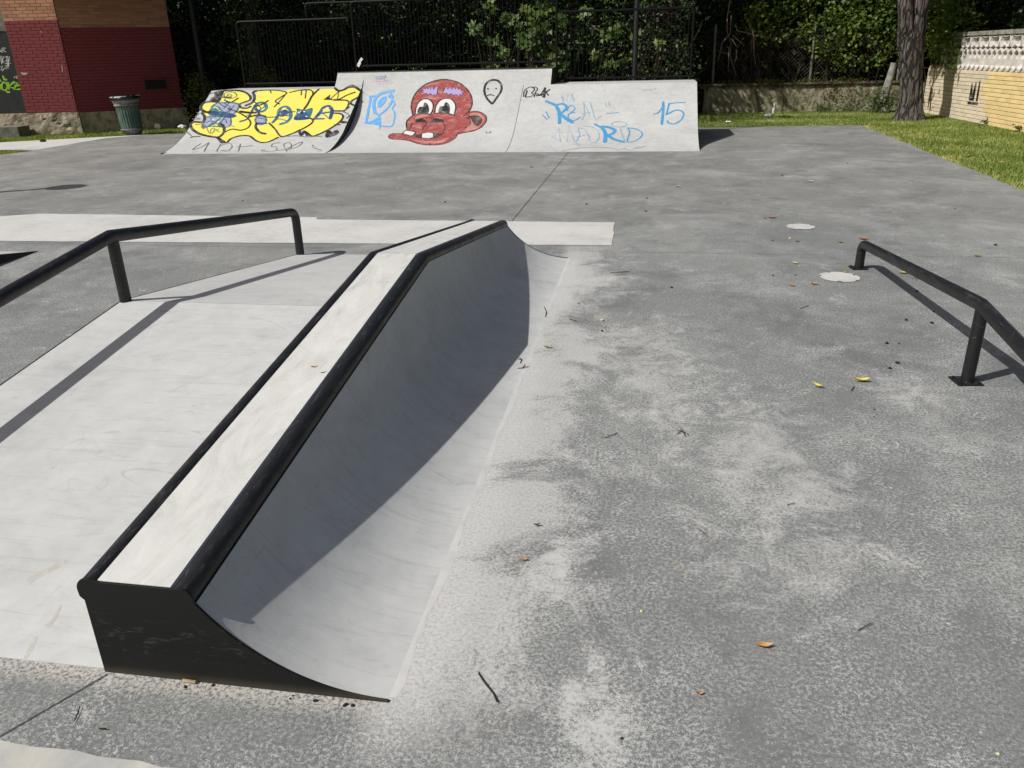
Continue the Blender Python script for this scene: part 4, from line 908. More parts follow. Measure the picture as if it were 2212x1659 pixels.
for poly in ([(893,870),(985,880),(980,902),(895,894)], [(905,836),(952,842),(948,866),(905,861)], [(932,712),(938,722),(937,790),(930,834),(908,832),(920,770)], [(966,708),(972,716),(962,790),(952,840),(931,836),(945,770)], [(1002,683),(1005,700),(998,760),(980,872),(964,868),(985,750)]): p.fill(poly, False)
p.done('stencil_mark', P_BLACK, wt, 0)

# ------------------------------------------------------------------ mossy retaining wall and chain link fence
def m_ret():
    t = NT('mossy_retaining_concrete'); p = t.pos(); pz = t.pos((2.2, 1, .7)); a = t.noise(pz, 2.2, 7, .7, .6); b = t.noise(p, 9, 6, .7); z = t.sep(p)[2]
    col = t.ramp(a, [(.34, (.06, .052, .035)), (.45, (.20, .185, .11)), (.58, (.34, .325, .23)), (.72, (.27, .27, .13))])
    top = t.math('MULTIPLY', t.step(t.math('ADD', z, t.math('MULTIPLY', b, .7)), .86, 1.12), .85)
    col = t.mix(top, col, (.028, .018, .010)); col = t.mix(t.math('MULTIPLY', t.step(b, .58, .68), .6), col, (.04, .034, .024))
    t.bump(b, .9, .03); return t.fin(col, .95, .1)
M['ret'] = m_ret()
rt = thing('retaining_wall', 'low mossy stained concrete retaining wall behind the grass strip', 'wall', (3.6, 23.4, 0))
rough('wall', M['ret'], Vector((.2, 23.4, 0)), Vector((1, 0, 0)), Vector((0, -1, 0)), -.3, 6.9, -.06, .70, .3, .03, rt, 90, 14, 2)
for i, (xa, xb) in enumerate(((-.1, 1.6), (1.61, 2.3), (2.31, 4.4), (4.41, 6.9))):
    b = MB(); b.box(xa, xb, 23.34+.01*(i % 2), 23.7, .69, .735+.006*(i % 2)); b.obj('coping_stone', M['ret'], rt)
cf = thing('chain_link_fence', 'rusty chain link fence on thin grey posts above the mossy wall', 'fence', (3.6, 23.62, .7))
M['wire'] = plain('rusty_wire', (.07, .06, .05), .6, .4, .3, 30)
for x in (1.66, 4.2, 6.4):
    b = MB(); b.tube([(x+.012, 23.6, .72), (x-.012, 23.6, 2.20)], .034, 6); b.obj('post', M['concrete_old'], cf)
b = MB()
for i in range(-14, 62):
    for sg in (1, -1):
        x = .5+i*.1; pts = []
        xa, xb = (x, x+1.3) if sg > 0 else (x+1.3, x)
        if min(xa, xb) < .4 or max(xa, xb) > 6.6: continue
        b.tube([(xa, 23.6, .76), (xb, 23.6, 2.06)], .0035, 3, False)
o = b.obj('mesh_wire', M['wire'], cf); o['kind'] = 'stuff'

# ------------------------------------------------------------------ vegetation helpers
def leaf_obj(name, Cn, size, m, parent, nb=(0, -.4, .9), spread=1.0, lobed=False, tone=None, sj=.4, loc=None):
    n = len(Cn); nrm = np.array(nb)[None, :] + spread*rng.normal(size=(n, 3)); nrm /= np.linalg.norm(nrm, axis=1)[:, None]
    d = rng.normal(size=(n, 3)); d -= nrm*(d*nrm).sum(1)[:, None]; d /= np.linalg.norm(d, axis=1)[:, None]
    sd = np.cross(nrm, d); s = size*(1+sj*rng.uniform(-1, 1, n))[:, None]
    if lobed:
        tp = [(0, 0, 0), (.25, .30, .05), (.55, .48, .0), (.50, .20, .06), (1.0, .0, -.08), (.50, -.20, .06), (.55, -.48, .0), (.25, -.30, .05)]
        tf = [(0, 1, 3), (1, 2, 3), (0, 3, 4), (0, 4, 5), (0, 5, 7), (7, 5, 6)]
    else:
        tp = [(0, 0, 0), (.4, .30, .06), (1.0, 0, -.10), (.4, -.30, .06)]; tf = [(0, 1, 2), (0, 2, 3)]
    k = len(tp); base = np.array(WLOC[parent.name] if parent else (loc or (0, 0, 0)))
    V = np.zeros((n, k, 3))
    for i, (a, b, c) in enumerate(tp): V[:, i] = Cn + (d*a + sd*b + nrm*c)*s
    V = V.reshape(-1, 3) - base
    F = (np.array(tf)[None, :, :] + (np.arange(n)*k)[:, None, None]).reshape(-1)
    me = bpy.data.meshes.new(name); me.vertices.add(len(V)); me.vertices.foreach_set('co', V.astype(np.float32).ravel())
    nf = len(F)//3; me.loops.add(len(F)); me.loops.foreach_set('vertex_index', F.astype(np.int32)); me.polygons.add(nf)
    me.polygons.foreach_set('loop_start', np.arange(0, len(F), 3, dtype=np.int32)); me.update(calc_edges=True)
    at = me.attributes.new('rnd', 'FLOAT', 'POINT')
    tn = rng.uniform(0, 1, n) if tone is None else np.clip(tone*.7+.3*rng.uniform(0, 1, n), 0, 1)
    at.data.foreach_set('value', np.repeat(tn, k).astype(np.float32))
    me.materials.append(m); o = bpy.data.objects.new(name, me); _link(o)
    if parent: o.parent = parent
    else: o.location = base
    WLOC[o.name] = Vector(base); return o
def clumps(n, per, rad, sampler, squash=.8):
    """n clumps of leaves; sampler(n) gives their centres"""
    c = sampler(n); P = np.repeat(c, per, axis=0) + rng.normal(size=(n*per, 3))*np.array([rad, rad, rad*squash]); return P, np.repeat(rng.uniform(0, 1, n), per)
def in_box(x0, x1, y0, y1, z0, z1):
    return lambda n: np.stack([rng.uniform(x0, x1, n), rng.uniform(y0, y1, n), rng.uniform(z0, z1, n)], 1)
def in_ell(c, r, shell=.55):
    def f(n):
        v = rng.normal(size=(n, 3)); v /= np.linalg.norm(v, axis=1)[:, None]; return np.array(c)+v*np.array(r)*(rng.uniform(shell, 1, n)**.6)[:, None]
    return f
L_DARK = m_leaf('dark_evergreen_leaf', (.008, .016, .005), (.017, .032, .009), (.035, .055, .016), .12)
L_IVY = m_leaf('ivy_leaf', (.016, .036, .009), (.045, .085, .02), (.11, .16, .045), .22)
L_FIG = m_leaf('broad_fig_leaf', (.03, .065, .014), (.075, .125, .028), (.19, .24, .075), .28)
L_BRM = m_leaf('bramble_leaf', (.035, .065, .013), (.10, .16, .028), (.22, .27, .06), .32)
L_YEL = m_leaf('yellowish_shrub_leaf', (.05, .065, .012), (.10, .12, .025), (.17, .18, .05), .3)
L_RED = m_leaf('dark_purple_leaf', (.016, .008, .010), (.035, .018, .022), (.06, .04, .035), .15)
L_DRY = m_leaf('dry_brown_leaf', (.05, .026, .012), (.10, .058, .028), (.17, .11, .06), .15)
BARK = m_bark('shaggy_bark', (.035, .028, .024), (.235, .215, .195), (.15, .115, .095)); TWIG = plain('pale_dead_twig', (.22, .17, .115), .8, .2, .3, 20); TWIG_D = plain('brown_stem', (.06, .042, .028), .85, .2, .35, 20)
def branches(parent, name, origin_list, m, r0=.03):
    b = MB()
    for pts in origin_list: b.tube(pts, list(np.linspace(r0, r0*.35, len(pts))), 5, False)
    return b.obj(name, m, parent)
def wander(p, d, L, n, jit, r=random):
    p = Vector(p); d = Vector(d).normalized(); out = [p.copy()]
    for i in range(n):
        d = (d+Vector((r.uniform(-jit, jit), r.uniform(-jit, jit), r.uniform(-jit, jit)))).normalized(); p = p+d*L/n; out.append(p.copy())
    return out
def big_tree(label, x, y, z0, h, crowns, m, n, size, rad=.22, lean=(0, 0), tone_m=None):
    t = thing('tree', label, 'tree', (x, y, z0), 'trees behind the railings')
    top = Vector((x+lean[0], y+lean[1], z0+h)); trunk = [Vector((x, y, z0-.2)), Vector((x, y, z0)).lerp(top, .3)+Vector((.05, 0, 0)), Vector((x, y, z0)).lerp(top, .65)+Vector((-.06, .04, 0)), top]
    b = MB(); b.tube(trunk, [rad*1.3, rad, rad*.8, rad*.5], 10); smooth_by_angle(b.obj('trunk', BARK, t), 60)
    lim = []
    for c, r in crowns:
        for k in range(4): lim.append(wander(trunk[2+(k % 2)], Vector(c)+Vector((random.uniform(-1, 1), random.uniform(-1, 1), random.uniform(-.5, .5)))*r[0]*.6-trunk[2], (Vector(c)-trunk[2]).length, 5, .25))
    branches(t, 'limbs', lim, BARK, rad*.35)
    P = []; T = []
    for c, r in crowns:
        q, tn = clumps(max(8, n//(30*len(crowns))), 30, size*1.7, in_ell(c, r, .45)); P.append(q); T.append(tn)
    leaf_obj('crown', np.concatenate(P), size, m, t, tone=np.concatenate(T)); return t
#@@SPLIT5

# ------------------------------------------------------------------ trees and hedges behind; high, mostly unseen crowns placed to shade the undergrowth
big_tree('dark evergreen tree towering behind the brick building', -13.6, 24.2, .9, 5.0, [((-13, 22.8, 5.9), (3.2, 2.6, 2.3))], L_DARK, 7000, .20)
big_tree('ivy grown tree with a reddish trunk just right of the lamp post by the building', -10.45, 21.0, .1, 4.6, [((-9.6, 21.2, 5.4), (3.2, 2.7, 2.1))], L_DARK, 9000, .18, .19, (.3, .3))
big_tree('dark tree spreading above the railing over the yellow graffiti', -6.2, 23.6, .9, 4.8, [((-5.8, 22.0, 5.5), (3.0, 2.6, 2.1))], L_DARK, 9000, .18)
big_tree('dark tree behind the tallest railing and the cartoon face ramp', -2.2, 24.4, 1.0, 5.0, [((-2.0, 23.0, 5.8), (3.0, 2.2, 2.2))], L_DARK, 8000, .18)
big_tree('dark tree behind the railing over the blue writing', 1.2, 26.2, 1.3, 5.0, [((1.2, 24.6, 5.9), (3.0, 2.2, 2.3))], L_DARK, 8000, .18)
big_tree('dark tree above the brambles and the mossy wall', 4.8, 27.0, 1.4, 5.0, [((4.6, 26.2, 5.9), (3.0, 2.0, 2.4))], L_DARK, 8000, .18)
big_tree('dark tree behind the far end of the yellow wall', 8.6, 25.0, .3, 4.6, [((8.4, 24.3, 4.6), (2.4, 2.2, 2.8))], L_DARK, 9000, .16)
hd = thing('clipped_hedge', 'dark evergreen hedge standing behind the pale lattice of the yellow wall', 'hedge', (9.6, 18, 0))
P, T = clumps(420, 30, .24, in_box(7.9, 9.2, 13, 23.5, .3, 3.6)); leaf_obj('foliage', P, .13, L_DARK, hd, tone=T)
b = MB(); [b.tube([(9.0, yy, -.1), (9.0+.1*((k % 3)-1), yy, 2.6)], [.06, .03], 6) for k, yy in enumerate(np.arange(13.5, 23.5, .8))]; b.obj('stem', TWIG_D, hd)
# the dense dark undergrowth, uncountable
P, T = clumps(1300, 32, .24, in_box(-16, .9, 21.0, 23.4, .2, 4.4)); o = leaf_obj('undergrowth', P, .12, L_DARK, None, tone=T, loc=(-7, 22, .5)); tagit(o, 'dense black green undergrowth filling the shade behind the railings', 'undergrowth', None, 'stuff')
def on_hill(n):
    x = rng.uniform(-24, 12, n); y = rng.uniform(24.0, 33, n); z = (y-20.9)*.3+rng.uniform(.1, 1.6, n); return np.stack([x, y, z], 1)
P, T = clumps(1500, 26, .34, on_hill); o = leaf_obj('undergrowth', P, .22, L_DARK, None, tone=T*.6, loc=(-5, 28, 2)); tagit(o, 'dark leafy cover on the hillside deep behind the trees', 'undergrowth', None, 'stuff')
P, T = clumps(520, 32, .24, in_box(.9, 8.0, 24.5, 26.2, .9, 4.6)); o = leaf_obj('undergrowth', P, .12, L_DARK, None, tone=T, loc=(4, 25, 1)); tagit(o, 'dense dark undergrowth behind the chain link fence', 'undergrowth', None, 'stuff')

def shrub(name, label, cat, base, sampler, n, per, rad, size, m, stems, group=None, lobed=False, nb=(0, -.4, .9), spread=.8, stem_m=None, squash=.8):
    t = thing(name, label, cat, base, group)
    P, T = clumps(n, per, rad, sampler, squash); leaf_obj('foliage', P, size, m, t, nb, spread, lobed, T)
    if stems: branches(t, 'stem', stems, stem_m or TWIG_D, .014)
    return t
def stems_from(base, k, h, spread):
    return [wander((base[0]+random.uniform(-.1, .1), base[1]+random.uniform(-.1, .1), base[2]-.05), (random.uniform(-spread, spread), random.uniform(-spread, spread), 1), h*random.uniform(.7, 1.1), 5, .3) for _ in range(k)]
shrub('shrub', 'small yellow green shrub behind the lamp post, nearer the brick building', 'shrub', (-11.45, 20.2, 0), in_ell((-11.45, 20.2, .75), (.55, .4, .62), .3), 60, 30, .09, .055, L_YEL, stems_from((-11.45, 20.2, 0), 7, 1.0, .5))
shrub('shrub', 'second small yellow green shrub, against the left end of the railing', 'shrub', (-9.7, 20.3, 0), in_ell((-9.75, 20.3, .85), (.45, .4, .62), .3), 42, 26, .09, .055, L_YEL, stems_from((-9.7, 20.3, 0), 6, 1.0, .5))
shrub('climbing_ivy', 'ivy hanging on the reddish trunk beside the lamp post', 'ivy', (-10.4, 20.7, 0), in_box(-10.7, -10.0, 20.5, 20.8, .3, 3.4), 60, 22, .12, .085, L_IVY, None)
fig = [('five fingered broad leaf shrub under the left half of the middle railing', -3.75, 19.5, .95), ('bright broad leaf shrub close behind the middle of the tallest railing', -2.95, 19.35, 1.1),
       ('bright broad leaf shrub at the right end of the tallest railing', -2.15, 19.4, 1.05), ('low broad leaf shrub behind the left bars of the right railing', -1.25, 19.6, .9), ('broad leaf shrub beside the dark post of the right railing', .0, 19.7, .85)]
for k, (lb, x, y, s) in enumerate(fig):
    t = thing('broadleaf_shrub', lb, 'shrub', (x, y, 0), 'broad leaf shrubs behind the railings')
    st = []; P = []; T = []
    for _ in range(int(10*s) if k < 3 else 4):
        z1 = random.uniform(1.2, 2.75 if k < 3 else 2.2)*(1 if k != 4 else .9); e = Vector((x+random.gauss(0, .42), y+random.gauss(0, .25), z1)); st.append([Vector((x, y, -.02)), Vector((x, y, 0)).lerp(e, .55)+Vector((random.uniform(-.1, .1), .05, 0)), e])
        m_ = random.randint(8, 14); tone = random.random()
        for _ in range(m_): P.append(e+Vector((random.gauss(0, .06), random.gauss(0, .05), random.uniform(-.06, .10)))); T.append(tone)
    leaf_obj('foliage', np.array([tuple(q) for q in P]), .17, L_FIG, t, (-.1, -.75, .55), .55, True, np.array(T), .35); branches(t, 'stem', st, TWIG_D, .015)
shrub('ivy_bank', 'patchy sunlit ivy leaves behind the tallest railing', 'ivy', (-3.6, 20.5, 0), in_box(-6.2, -1.4, 20.0, 20.6, .8, 3.1), 90, 14, .14, .075, L_IVY, stems_from((-3.4, 20.5, 0), 14, 2.6, .9))
shrub('ivy_bank', 'patchy ivy and dark purple leaves behind the right railing', 'ivy', (-.3, 20.6, 0), in_box(-1.5, 1.1, 20.1, 20.7, .6, 3.0), 75, 16, .14, .075, L_IVY, stems_from((-.3, 20.6, 0), 10, 2.4, .7))
shrub('purple_shrub', 'dark purple leaved shrub behind the dark lamp post of the right railing', 'shrub', (.35, 20.3, 0), in_box(-.2, .9, 20.1, 20.5, 1.3, 3.0), 40, 18, .14, .06, L_RED, stems_from((.35, 20.3, 0), 5, 2.4, .5))
shrub('laurel', 'sparse leaves catching sun above the railing over the yellow graffiti', 'shrub', (-6.9, 20.6, 0), in_box(-8.0, -6.3, 20.0, 20.6, 1.9, 3.0), 30, 13, .12, .085, L_IVY, stems_from((-7.0, 20.6, 0), 6, 2.8, .5))
def bramble_s(n):
    x = rng.uniform(2.6, 6.7, n); z = rng.uniform(1.15, 3.4, n)+.25*np.sin(x*2.1); lim = 1.9-.30*(x-2.6); z = np.where(z < lim, z+.9, z); y = 23.3+.32*(z-1.0)+rng.uniform(-.15, .35, n); return np.stack([x, y, z], 1)
shrub('bramble_thicket', 'tall sunlit bramble thicket spilling over the chain link fence', 'bramble', (4.6, 24.0, .7), bramble_s, 190, 22, .17, .115, L_BRM, [wander((random.uniform(2, 6.5), 24.0+random.uniform(-.4, .3), .65), (random.uniform(-.4, .4), -.15, 1), random.uniform(1., 2.2), 7, .35) for _ in range(60)])
shrub('bramble_thicket', 'thin dark bramble stems with few leaves left of the sunlit thicket', 'bramble', (2.0, 24.1, .7), in_box(1.3, 3.2, 23.8, 24.5, 1.6, 3.2), 46, 14, .16, .075, L_IVY, [wander((random.uniform(.9, 3.4), 24.2, .65), (random.uniform(-.4, .4), -.1, 1), random.uniform(1., 2.3), 7, .4) for _ in range(26)])
shrub('ground_ivy', 'yellow green creeping plants along the top of the mossy wall', 'ground cover', (3.4, 23.5, .73), in_box(1.5, 5.6, 23.36, 23.6, .75, .80), 60, 16, .07, .04, L_YEL, None, squash=.45)
shrub('ground_ivy', 'brown withered leaves hanging down the face of the mossy wall', 'ground cover', (4.9, 23.35, .3), in_box(4.4, 5.3, 23.26, 23.33, .12, .68), 14, 12, .07, .05, L_DRY, None, nb=(0, -1, .2), spread=.4)
shrub('weed_clump', 'leafy green weeds at the foot of the leaning pale post', 'weeds', (6.0, 22.7, 0), in_ell((5.9, 22.75, .25), (.5, .3, .38), .2), 46, 18, .09, .06, L_IVY, stems_from((6.0, 22.8, 0), 8, .7, .5))
shrub('weed_clump', 'low dark weeds along the foot of the mossy wall', 'weeds', (4.9, 23.2, 0), in_box(4.3, 5.7, 23.05, 23.3, .02, .14), 34, 12, .06, .045, L_IVY, None)
shrub('climbing_ivy', 'bright ivy tumbling over the far end of the yellow wall', 'ivy', (6.95, 22.2, 1.2), lambda n: np.stack([rng.uniform(6.45, 7.3, n), rng.uniform(20.9, 23.0, n), rng.uniform(1.35, 3.3, n)], 1), 150, 20, .13, .085, L_BRM, [wander((6.9, 22.6+random.uniform(-.5, .5), .1), (-.1, random.uniform(-.4, .4), 1), 2.2, 6, .3) for _ in range(8)])
shrub('climbing_ivy', 'ivy sprays hanging across the lattice of the yellow wall', 'ivy', (6.93, 21.2, 1.2), in_box(6.7, 7.0, 20.8, 21.9, 1.05, 1.7), 22, 16, .10, .08, L_BRM, None)
for k, (u, lb) in enumerate(((3.95, 'small weed at the foot of the yellow painted wall'), (5.5, 'small dark weed at the wall foot, next to the right edge'))):
    q = OW+W_*u+NW*.05; shrub('weed', lb, 'weed', (q.x, q.y, 0), in_ell((q.x, q.y, .07), (.05, .05, .06), .1), 6, 10, .03, .045, L_IVY, None)
# dead twigs hanging in front of the fence
t7 = lambda x, y: ((2700+x*.4069)/1.8228, (y*.4069)/1.8228)
tw = thing('dead_branch', 'pale dead branch with bare twigs hanging before the chain link fence', 'branch', (2.2, 23.3, 2.6))
LST = []
for k, st in enumerate(([(430,0),(402,160),(400,300),(440,420),(430,560),(490,730)], [(430,320),(350,420),(330,520),(310,600)], [(440,370),(500,462),(560,360)], [(480,240),(500,300),(640,330),(700,350)], [(640,270),(660,370),(610,440)], [(430,500),(400,520),(300,490)], [(490,480),(490,560),(470,610)], [(660,350),(740,330),(790,400)], [(440,150),(430,320)], [(455,340),(520,400),(570,440)], [(660,370),(660,500),(680,640)], [(420,450),(410,700)])):
    LST.append([atplane(*t7(*q), Vector((0, 1, 0)), Vector((0, 23.2-.03*(k % 5), 0))) for q in st])
branches(tw, 'twig', LST, TWIG, .016)
tw = thing('dead_branch', 'thin dead branch slanting behind the right railing', 'branch', (-.9, 19.9, 2))
branches(tw, 'twig', [[atplane((1800+x*.4973)/1.8228, y*.4973/1.8228, Vector((0, 1, 0)), Vector((0, 19.9, 0))) for x, y in st] for st in ([(1065,200),(1120,240),(1195,290)], [(1195,290),(1240,285)], [(1065,200),(1070,280)])], TWIG, .014)
ps_ = thing('leaning_post', 'pale leaning old post between the tree and the mossy wall', 'post', (5.95, 22.95, 0))
vs = MB(); vs.tube([(5.93, 22.95, -.05), (5.99, 22.95, .4), (6.06, 22.95, .85), (6.10, 22.95, 1.18)], [.12, .11, .095, .08], 14); o = vs.obj('shaft', M['cap'], ps_); smooth_by_angle(o, 50)
sb = thing('stone_lump', 'broken pale concrete lump lying at the foot of the leaning post', 'rubble', (5.95, 22.6, 0))
bm = bmesh.new(); bmesh.ops.create_icosphere(bm, subdivisions=2, radius=.13)
for v in bm.verts: v.co = v.co*(1+.35*mnoise.noise(v.co*9)); v.co.z = v.co.z*.7+.05
me = bpy.data.meshes.new('lump'); bm.to_mesh(me); bm.free(); me.materials.append(M['concrete_old']); o = bpy.data.objects.new('lump', me); _link(o); o.parent = sb
# big tree by the yellow wall
bt2 = thing('tree', 'thick forked tree trunk with shaggy bark on the grass before the yellow wall', 'tree', (5.97, 20.4, 0))
def trunk_mesh(name, path, rads, m, parent, seg=72, rows=90, amp=.10, flare=0., seedv=0.):
    V = []; F = []; P = catmull([Vector((*p, r)) if len(p) == 3 else p for p, r in zip(path, rads)] if False else path, False, 1)
    pts = [Vector(p) for p in path]; n = len(pts)
    for i in range(rows+1):
        t = i/rows*(n-1); k = min(int(t), n-2); f = t-k; f2 = f*f*(3-2*f)
        c = pts[k].lerp(pts[k+1], f); r = rads[k]*(1-f2)+rads[k+1]*f2
        for j in range(seg):
            a = 2*pi*j/seg; dx, dy = math.cos(a), math.sin(a); z = c.z
            rid = 1-abs(mnoise.noise(Vector((dx*3.4, dy*3.4, z*.75+seedv))))*2.2
            fn = mnoise.fractal(Vector((dx*6, dy*6, z*2.2+seedv)), 1., 2., 3)
            rid = rid if rid > -.2 else -.2+(rid+.2)*1.8; root = flare*math.exp(-max(0, z)/.16)*(.55+.45*math.sin(a*5+seedv))
            rr = r*(1+amp*(rid-.5)*.9+amp*.55*fn)+root
            V.append((c.x+dx*rr, c.y+dy*rr, z))
    for i in range(rows):
        for j in range(seg): a = i*seg+j; b2 = i*seg+(j+1) % seg; F.append((a, b2, b2+seg, a+seg))
    return mesh_obj(name, V, F, m, parent, smooth=True)
def T8(zx, zy): return atplane((3400+zx*.458)/1.8228, zy*.458/1.8228, Vector((0, 1, 0)), Vector((0, 20.4, 0)))
cpts = [T8(x, y) for x, y in ((392,1075),(398,1000),(412,800),(410,600),(405,430),(405,315))]
trunk_mesh('trunk', [cpts[0]-Vector((0, 0, .08))]+cpts[1:], [.27, .255, .235, .235, .25, .265], BARK, bt2, flare=.16)
q0 = T8(372, 430); q1 = T8(360, 120)+Vector((0, -.05, 0)); q2 = T8(352, -60); trunk_mesh('limb', [q0, q1, q2, q2+Vector((-.3, .1, 1.2)), q2+Vector((-.9, .2, 2.6))], [.19, .155, .15, .13, .08], BARK, bt2, 40, 60, .12, 0, 4.)
q0 = T8(430, 450); q1 = T8(474, 120)+Vector((0, .04, 0)); q2 = T8(520, -60); trunk_mesh('limb', [q0, q1, q2, q2+Vector((.35, .1, 1.2)), q2+Vector((.9, .3, 2.6))], [.21, .185, .195, .16, .09], BARK, bt2, 40, 60, .10, 0, 8.)
P, T = clumps(230, 34, .3, in_ell((6.0, 20.8, 5.6), (2.6, 2.3, 1.9), .3)); leaf_obj('crown', P, .17, L_IVY, bt2, tone=T)

# house glimpsed between the leaves
hs = thing('house', 'tiled house roof with a pale verge glimpsed between the dark trees', 'house', (-7.5, 33, 2))
M['tile'] = plain('brown_roof_tile', (.13, .085, .06), .85, .2, .3, 12, .6); M['render'] = plain('pale_render', (.45, .42, .37), .9, .2, .15, 6)
b = MB(); b.box(-12, -7.4, 31, 37, .5, 4.0); b.obj('wall', M['render'], hs)
b = MB(); b.prism([(-12.4, 30.4, 3.3), (-12.4, 34, 5.6), (-12.4, 37.6, 3.3), (-12.4, 37.6, 3.45), (-12.4, 34, 5.75), (-12.4, 30.4, 3.45)], (5.2, 0, 0)); b.obj('roof', M['tile'], hs)
b = MB(); b.prism([(-7.19, 30.4, 3.2), (-7.19, 34, 5.5), (-7.19, 34, 5.8), (-7.19, 30.4, 3.5)], (.06, 0, 0)); b.obj('verge_board', M['lattice'], hs)

# ------------------------------------------------------------------ grass
L_GRASS = m_leaf('grass_blade', (.10, .16, .032), (.25, .31, .075), (.58, .53, .24), .25, .55)
def grass(label, pts, tone, loc, h=(.02, .052), wd=.011):
    n = len(pts); H = rng.uniform(h[0], h[1], n); a = rng.uniform(0, 2*pi, n); L = rng.uniform(-.6, .6, (n, 2))*H[:, None]; k = np.stack([np.cos(a), np.sin(a)], 1)*(wd*rng.uniform(.6, 1.3, n))[:, None]
    V = np.zeros((n, 3, 3)); V[:, 0, :2] = pts-k; V[:, 1, :2] = pts+k; V[:, 2, :2] = pts+L; V[:, :2, 2] = -.03; V[:, 2, 2] = H-.02
    V = V.reshape(-1, 3)-np.array(loc); me = bpy.data.meshes.new('grass'); me.vertices.add(3*n); me.vertices.foreach_set('co', V.astype(np.float32).ravel())
    me.loops.add(3*n); me.loops.foreach_set('vertex_index', np.arange(3*n, dtype=np.int32)); me.polygons.add(n); me.polygons.foreach_set('loop_start', np.arange(0, 3*n, 3, dtype=np.int32)); me.update(calc_edges=True)
    at = me.attributes.new('rnd', 'FLOAT', 'POINT'); at.data.foreach_set('value', np.repeat(tone, 3).astype(np.float32)); me.materials.append(L_GRASS)
    o = bpy.data.objects.new('grass', me); _link(o); o.location = loc; tagit(o, label, 'grass', None, 'stuff'); return o
def vnoise(p, s): return np.array([mnoise.noise(Vector((x*s, y*s, 0))) for x, y in p])
def tones(p, extra=0): return np.clip(.42+.38*vnoise(p, 1.1)+.25*vnoise(p, 4.)+rng.normal(0, .2, len(p))+extra, 0, 1)
q = np.stack([rng.uniform(.9, 7.4, 210000), rng.uniform(5, 23.4, 210000)], 1)
ed = 4.34+.0269*(q[:, 1]-10.16); inside = (q[:, 0] < ed+.01) & (q[:, 1] < 18.83+.07*(q[:, 0]-1.1)); vis = q[:, 0] < .34*q[:, 1]+4
q = q[(~inside) & vis & (q[:, 0] < 6.87+(22.75-q[:, 1])*.036)]; dd = np.clip(1-np.abs(q[:, 0]-(4.34+.0269*(q[:, 1]-10.16)))/.18, 0, 1)*(q[:, 1] < 19)
grass('mown grass strip with straw coloured tufts between the court and the walls at the right', q, tones(q, .35*dd), (4, 18, 0))
q = np.stack([rng.uniform(-17, .9, 90000), rng.uniform(15.4, 20.2, 90000)], 1)
ln = np.where(q[:, 0] < -11.95, 16.73+(q[:, 0]+14.74)*.598, np.where(q[:, 0] < -9, 18.42+(q[:, 0]+11.95)*.06, 18.63+(q[:, 0]+9)*.02)); bd = 18.92+(q[:, 0]+14.23)*.194+.03
q = q[(q[:, 1] > ln) & ((q[:, 1] < bd) | (q[:, 0] > -14.2))]
grass('thin grass verge in front of the brick building and behind the ramps', q, tones(q), (-12, 18.6, 0))
q = np.stack([rng.uniform(-18, -12.45, 30000), rng.uniform(10, 15.2, 30000)], 1); q = q[(q[:, 1] < 15.15+(q[:, 0]+13.3)*.59) & (q[:, 0] < -12.5-.38*np.maximum(0, 14.9-q[:, 1]))| ((q[:, 0] < -12.5) & (q[:, 0] > -13.3) & (q[:, 1] < 15.0) & (q[:, 1] > 13.9))]
grass('small patch of grass at the left edge between the path and the court', q, tones(q), (-14, 13, 0))
#@@SPLIT6

# ------------------------------------------------------------------ round patches, leaves, twigs and litter on the court
def patch(px, py, r, label, m=None, z=.004):
    c = G(px, py); pts = [(c.x+r*(1+random.uniform(-.02, .02))*math.cos(a), c.y+r*(1+random.uniform(-.02, .02))*math.sin(a), z) for a in np.linspace(0, 2*pi, 41)[:-1]]
    o = mesh_obj('round_patch', pts, [tuple(range(40))], m or M['screed'], loc=(c.x, c.y, 0)); tagit(o, label, 'ground patch', 'round pale patches in the court')
    for a0, w2 in ((.4, .22), (1.9, .16), (2.9, .25), (4.4, .3), (5.5, .14)):
        V = []
        for k in range(6):
            a = a0+w2*k/5
            for rr in (r*(.90-.05*math.sin(k)), r*.985): V.append((c.x+rr*math.cos(a), c.y+rr*math.sin(a), z+.0008))
        mesh_obj('chip', V, [(2*k, 2*k+1, 2*k+3, 2*k+2) for k in range(5)], M['joint'], o)
    return o
patch(1729, 490, .135, 'pale round cement patch in the court, farther of the two whole ones'); patch(1813, 599, .145, 'pale round cement patch beside the far foot of the low rail')
LF = {k: m_paint(k+'_fallen_leaf', c, .3, tuple(v*.6 for v in c), 40, .5) for k, c in dict(yellow=(.60, .50, .10), olive=(.34, .30, .04), pale=(.62, .58, .28), tan=(.50, .27, .10), orange=(.40, .15, .04), brown=(.16, .07, .03), green=(.30, .36, .10), dark=(.03, .022, .018)).items()}
def fallen(px, py, L, col, rot, curl, label, z=0., wd=.42):
    c = G(px, py, z); t = 9; V = []; F = []; cr, sr = math.cos(rot), math.sin(rot)
    for i in range(t):
        s = i/(t-1); w2 = wd*L*math.sin(pi*min(1, s*.97+.03))**.8*.5; x = (s-.5)*L; zz = .004+curl*L*(4*(s-.5)**2)*.55
        for k in (-1, -.5, 0, .5, 1):
            y = k*w2*(1-.35*curl*abs(k)); h = zz+abs(k)*w2*(.35+.9*curl)+.004*mnoise.noise(Vector((x*60, k*2, px)))
            V.append((c.x+x*cr-y*sr, c.y+x*sr+y*cr, z+h))
    for i in range(t-1):
        for k in range(4): a = i*5+k; F.append((a, a+5, a+6, a+1))
    o = mesh_obj('fallen_leaf', V, F, LF[col], loc=(c.x, c.y, z), smooth=True); tagit(o, label, 'fallen leaf', 'leaves fallen on the court'); return o
z3 = lambda x, y: ((3000+x*.4822)/1.8228, (800+y*.4822)/1.8228)
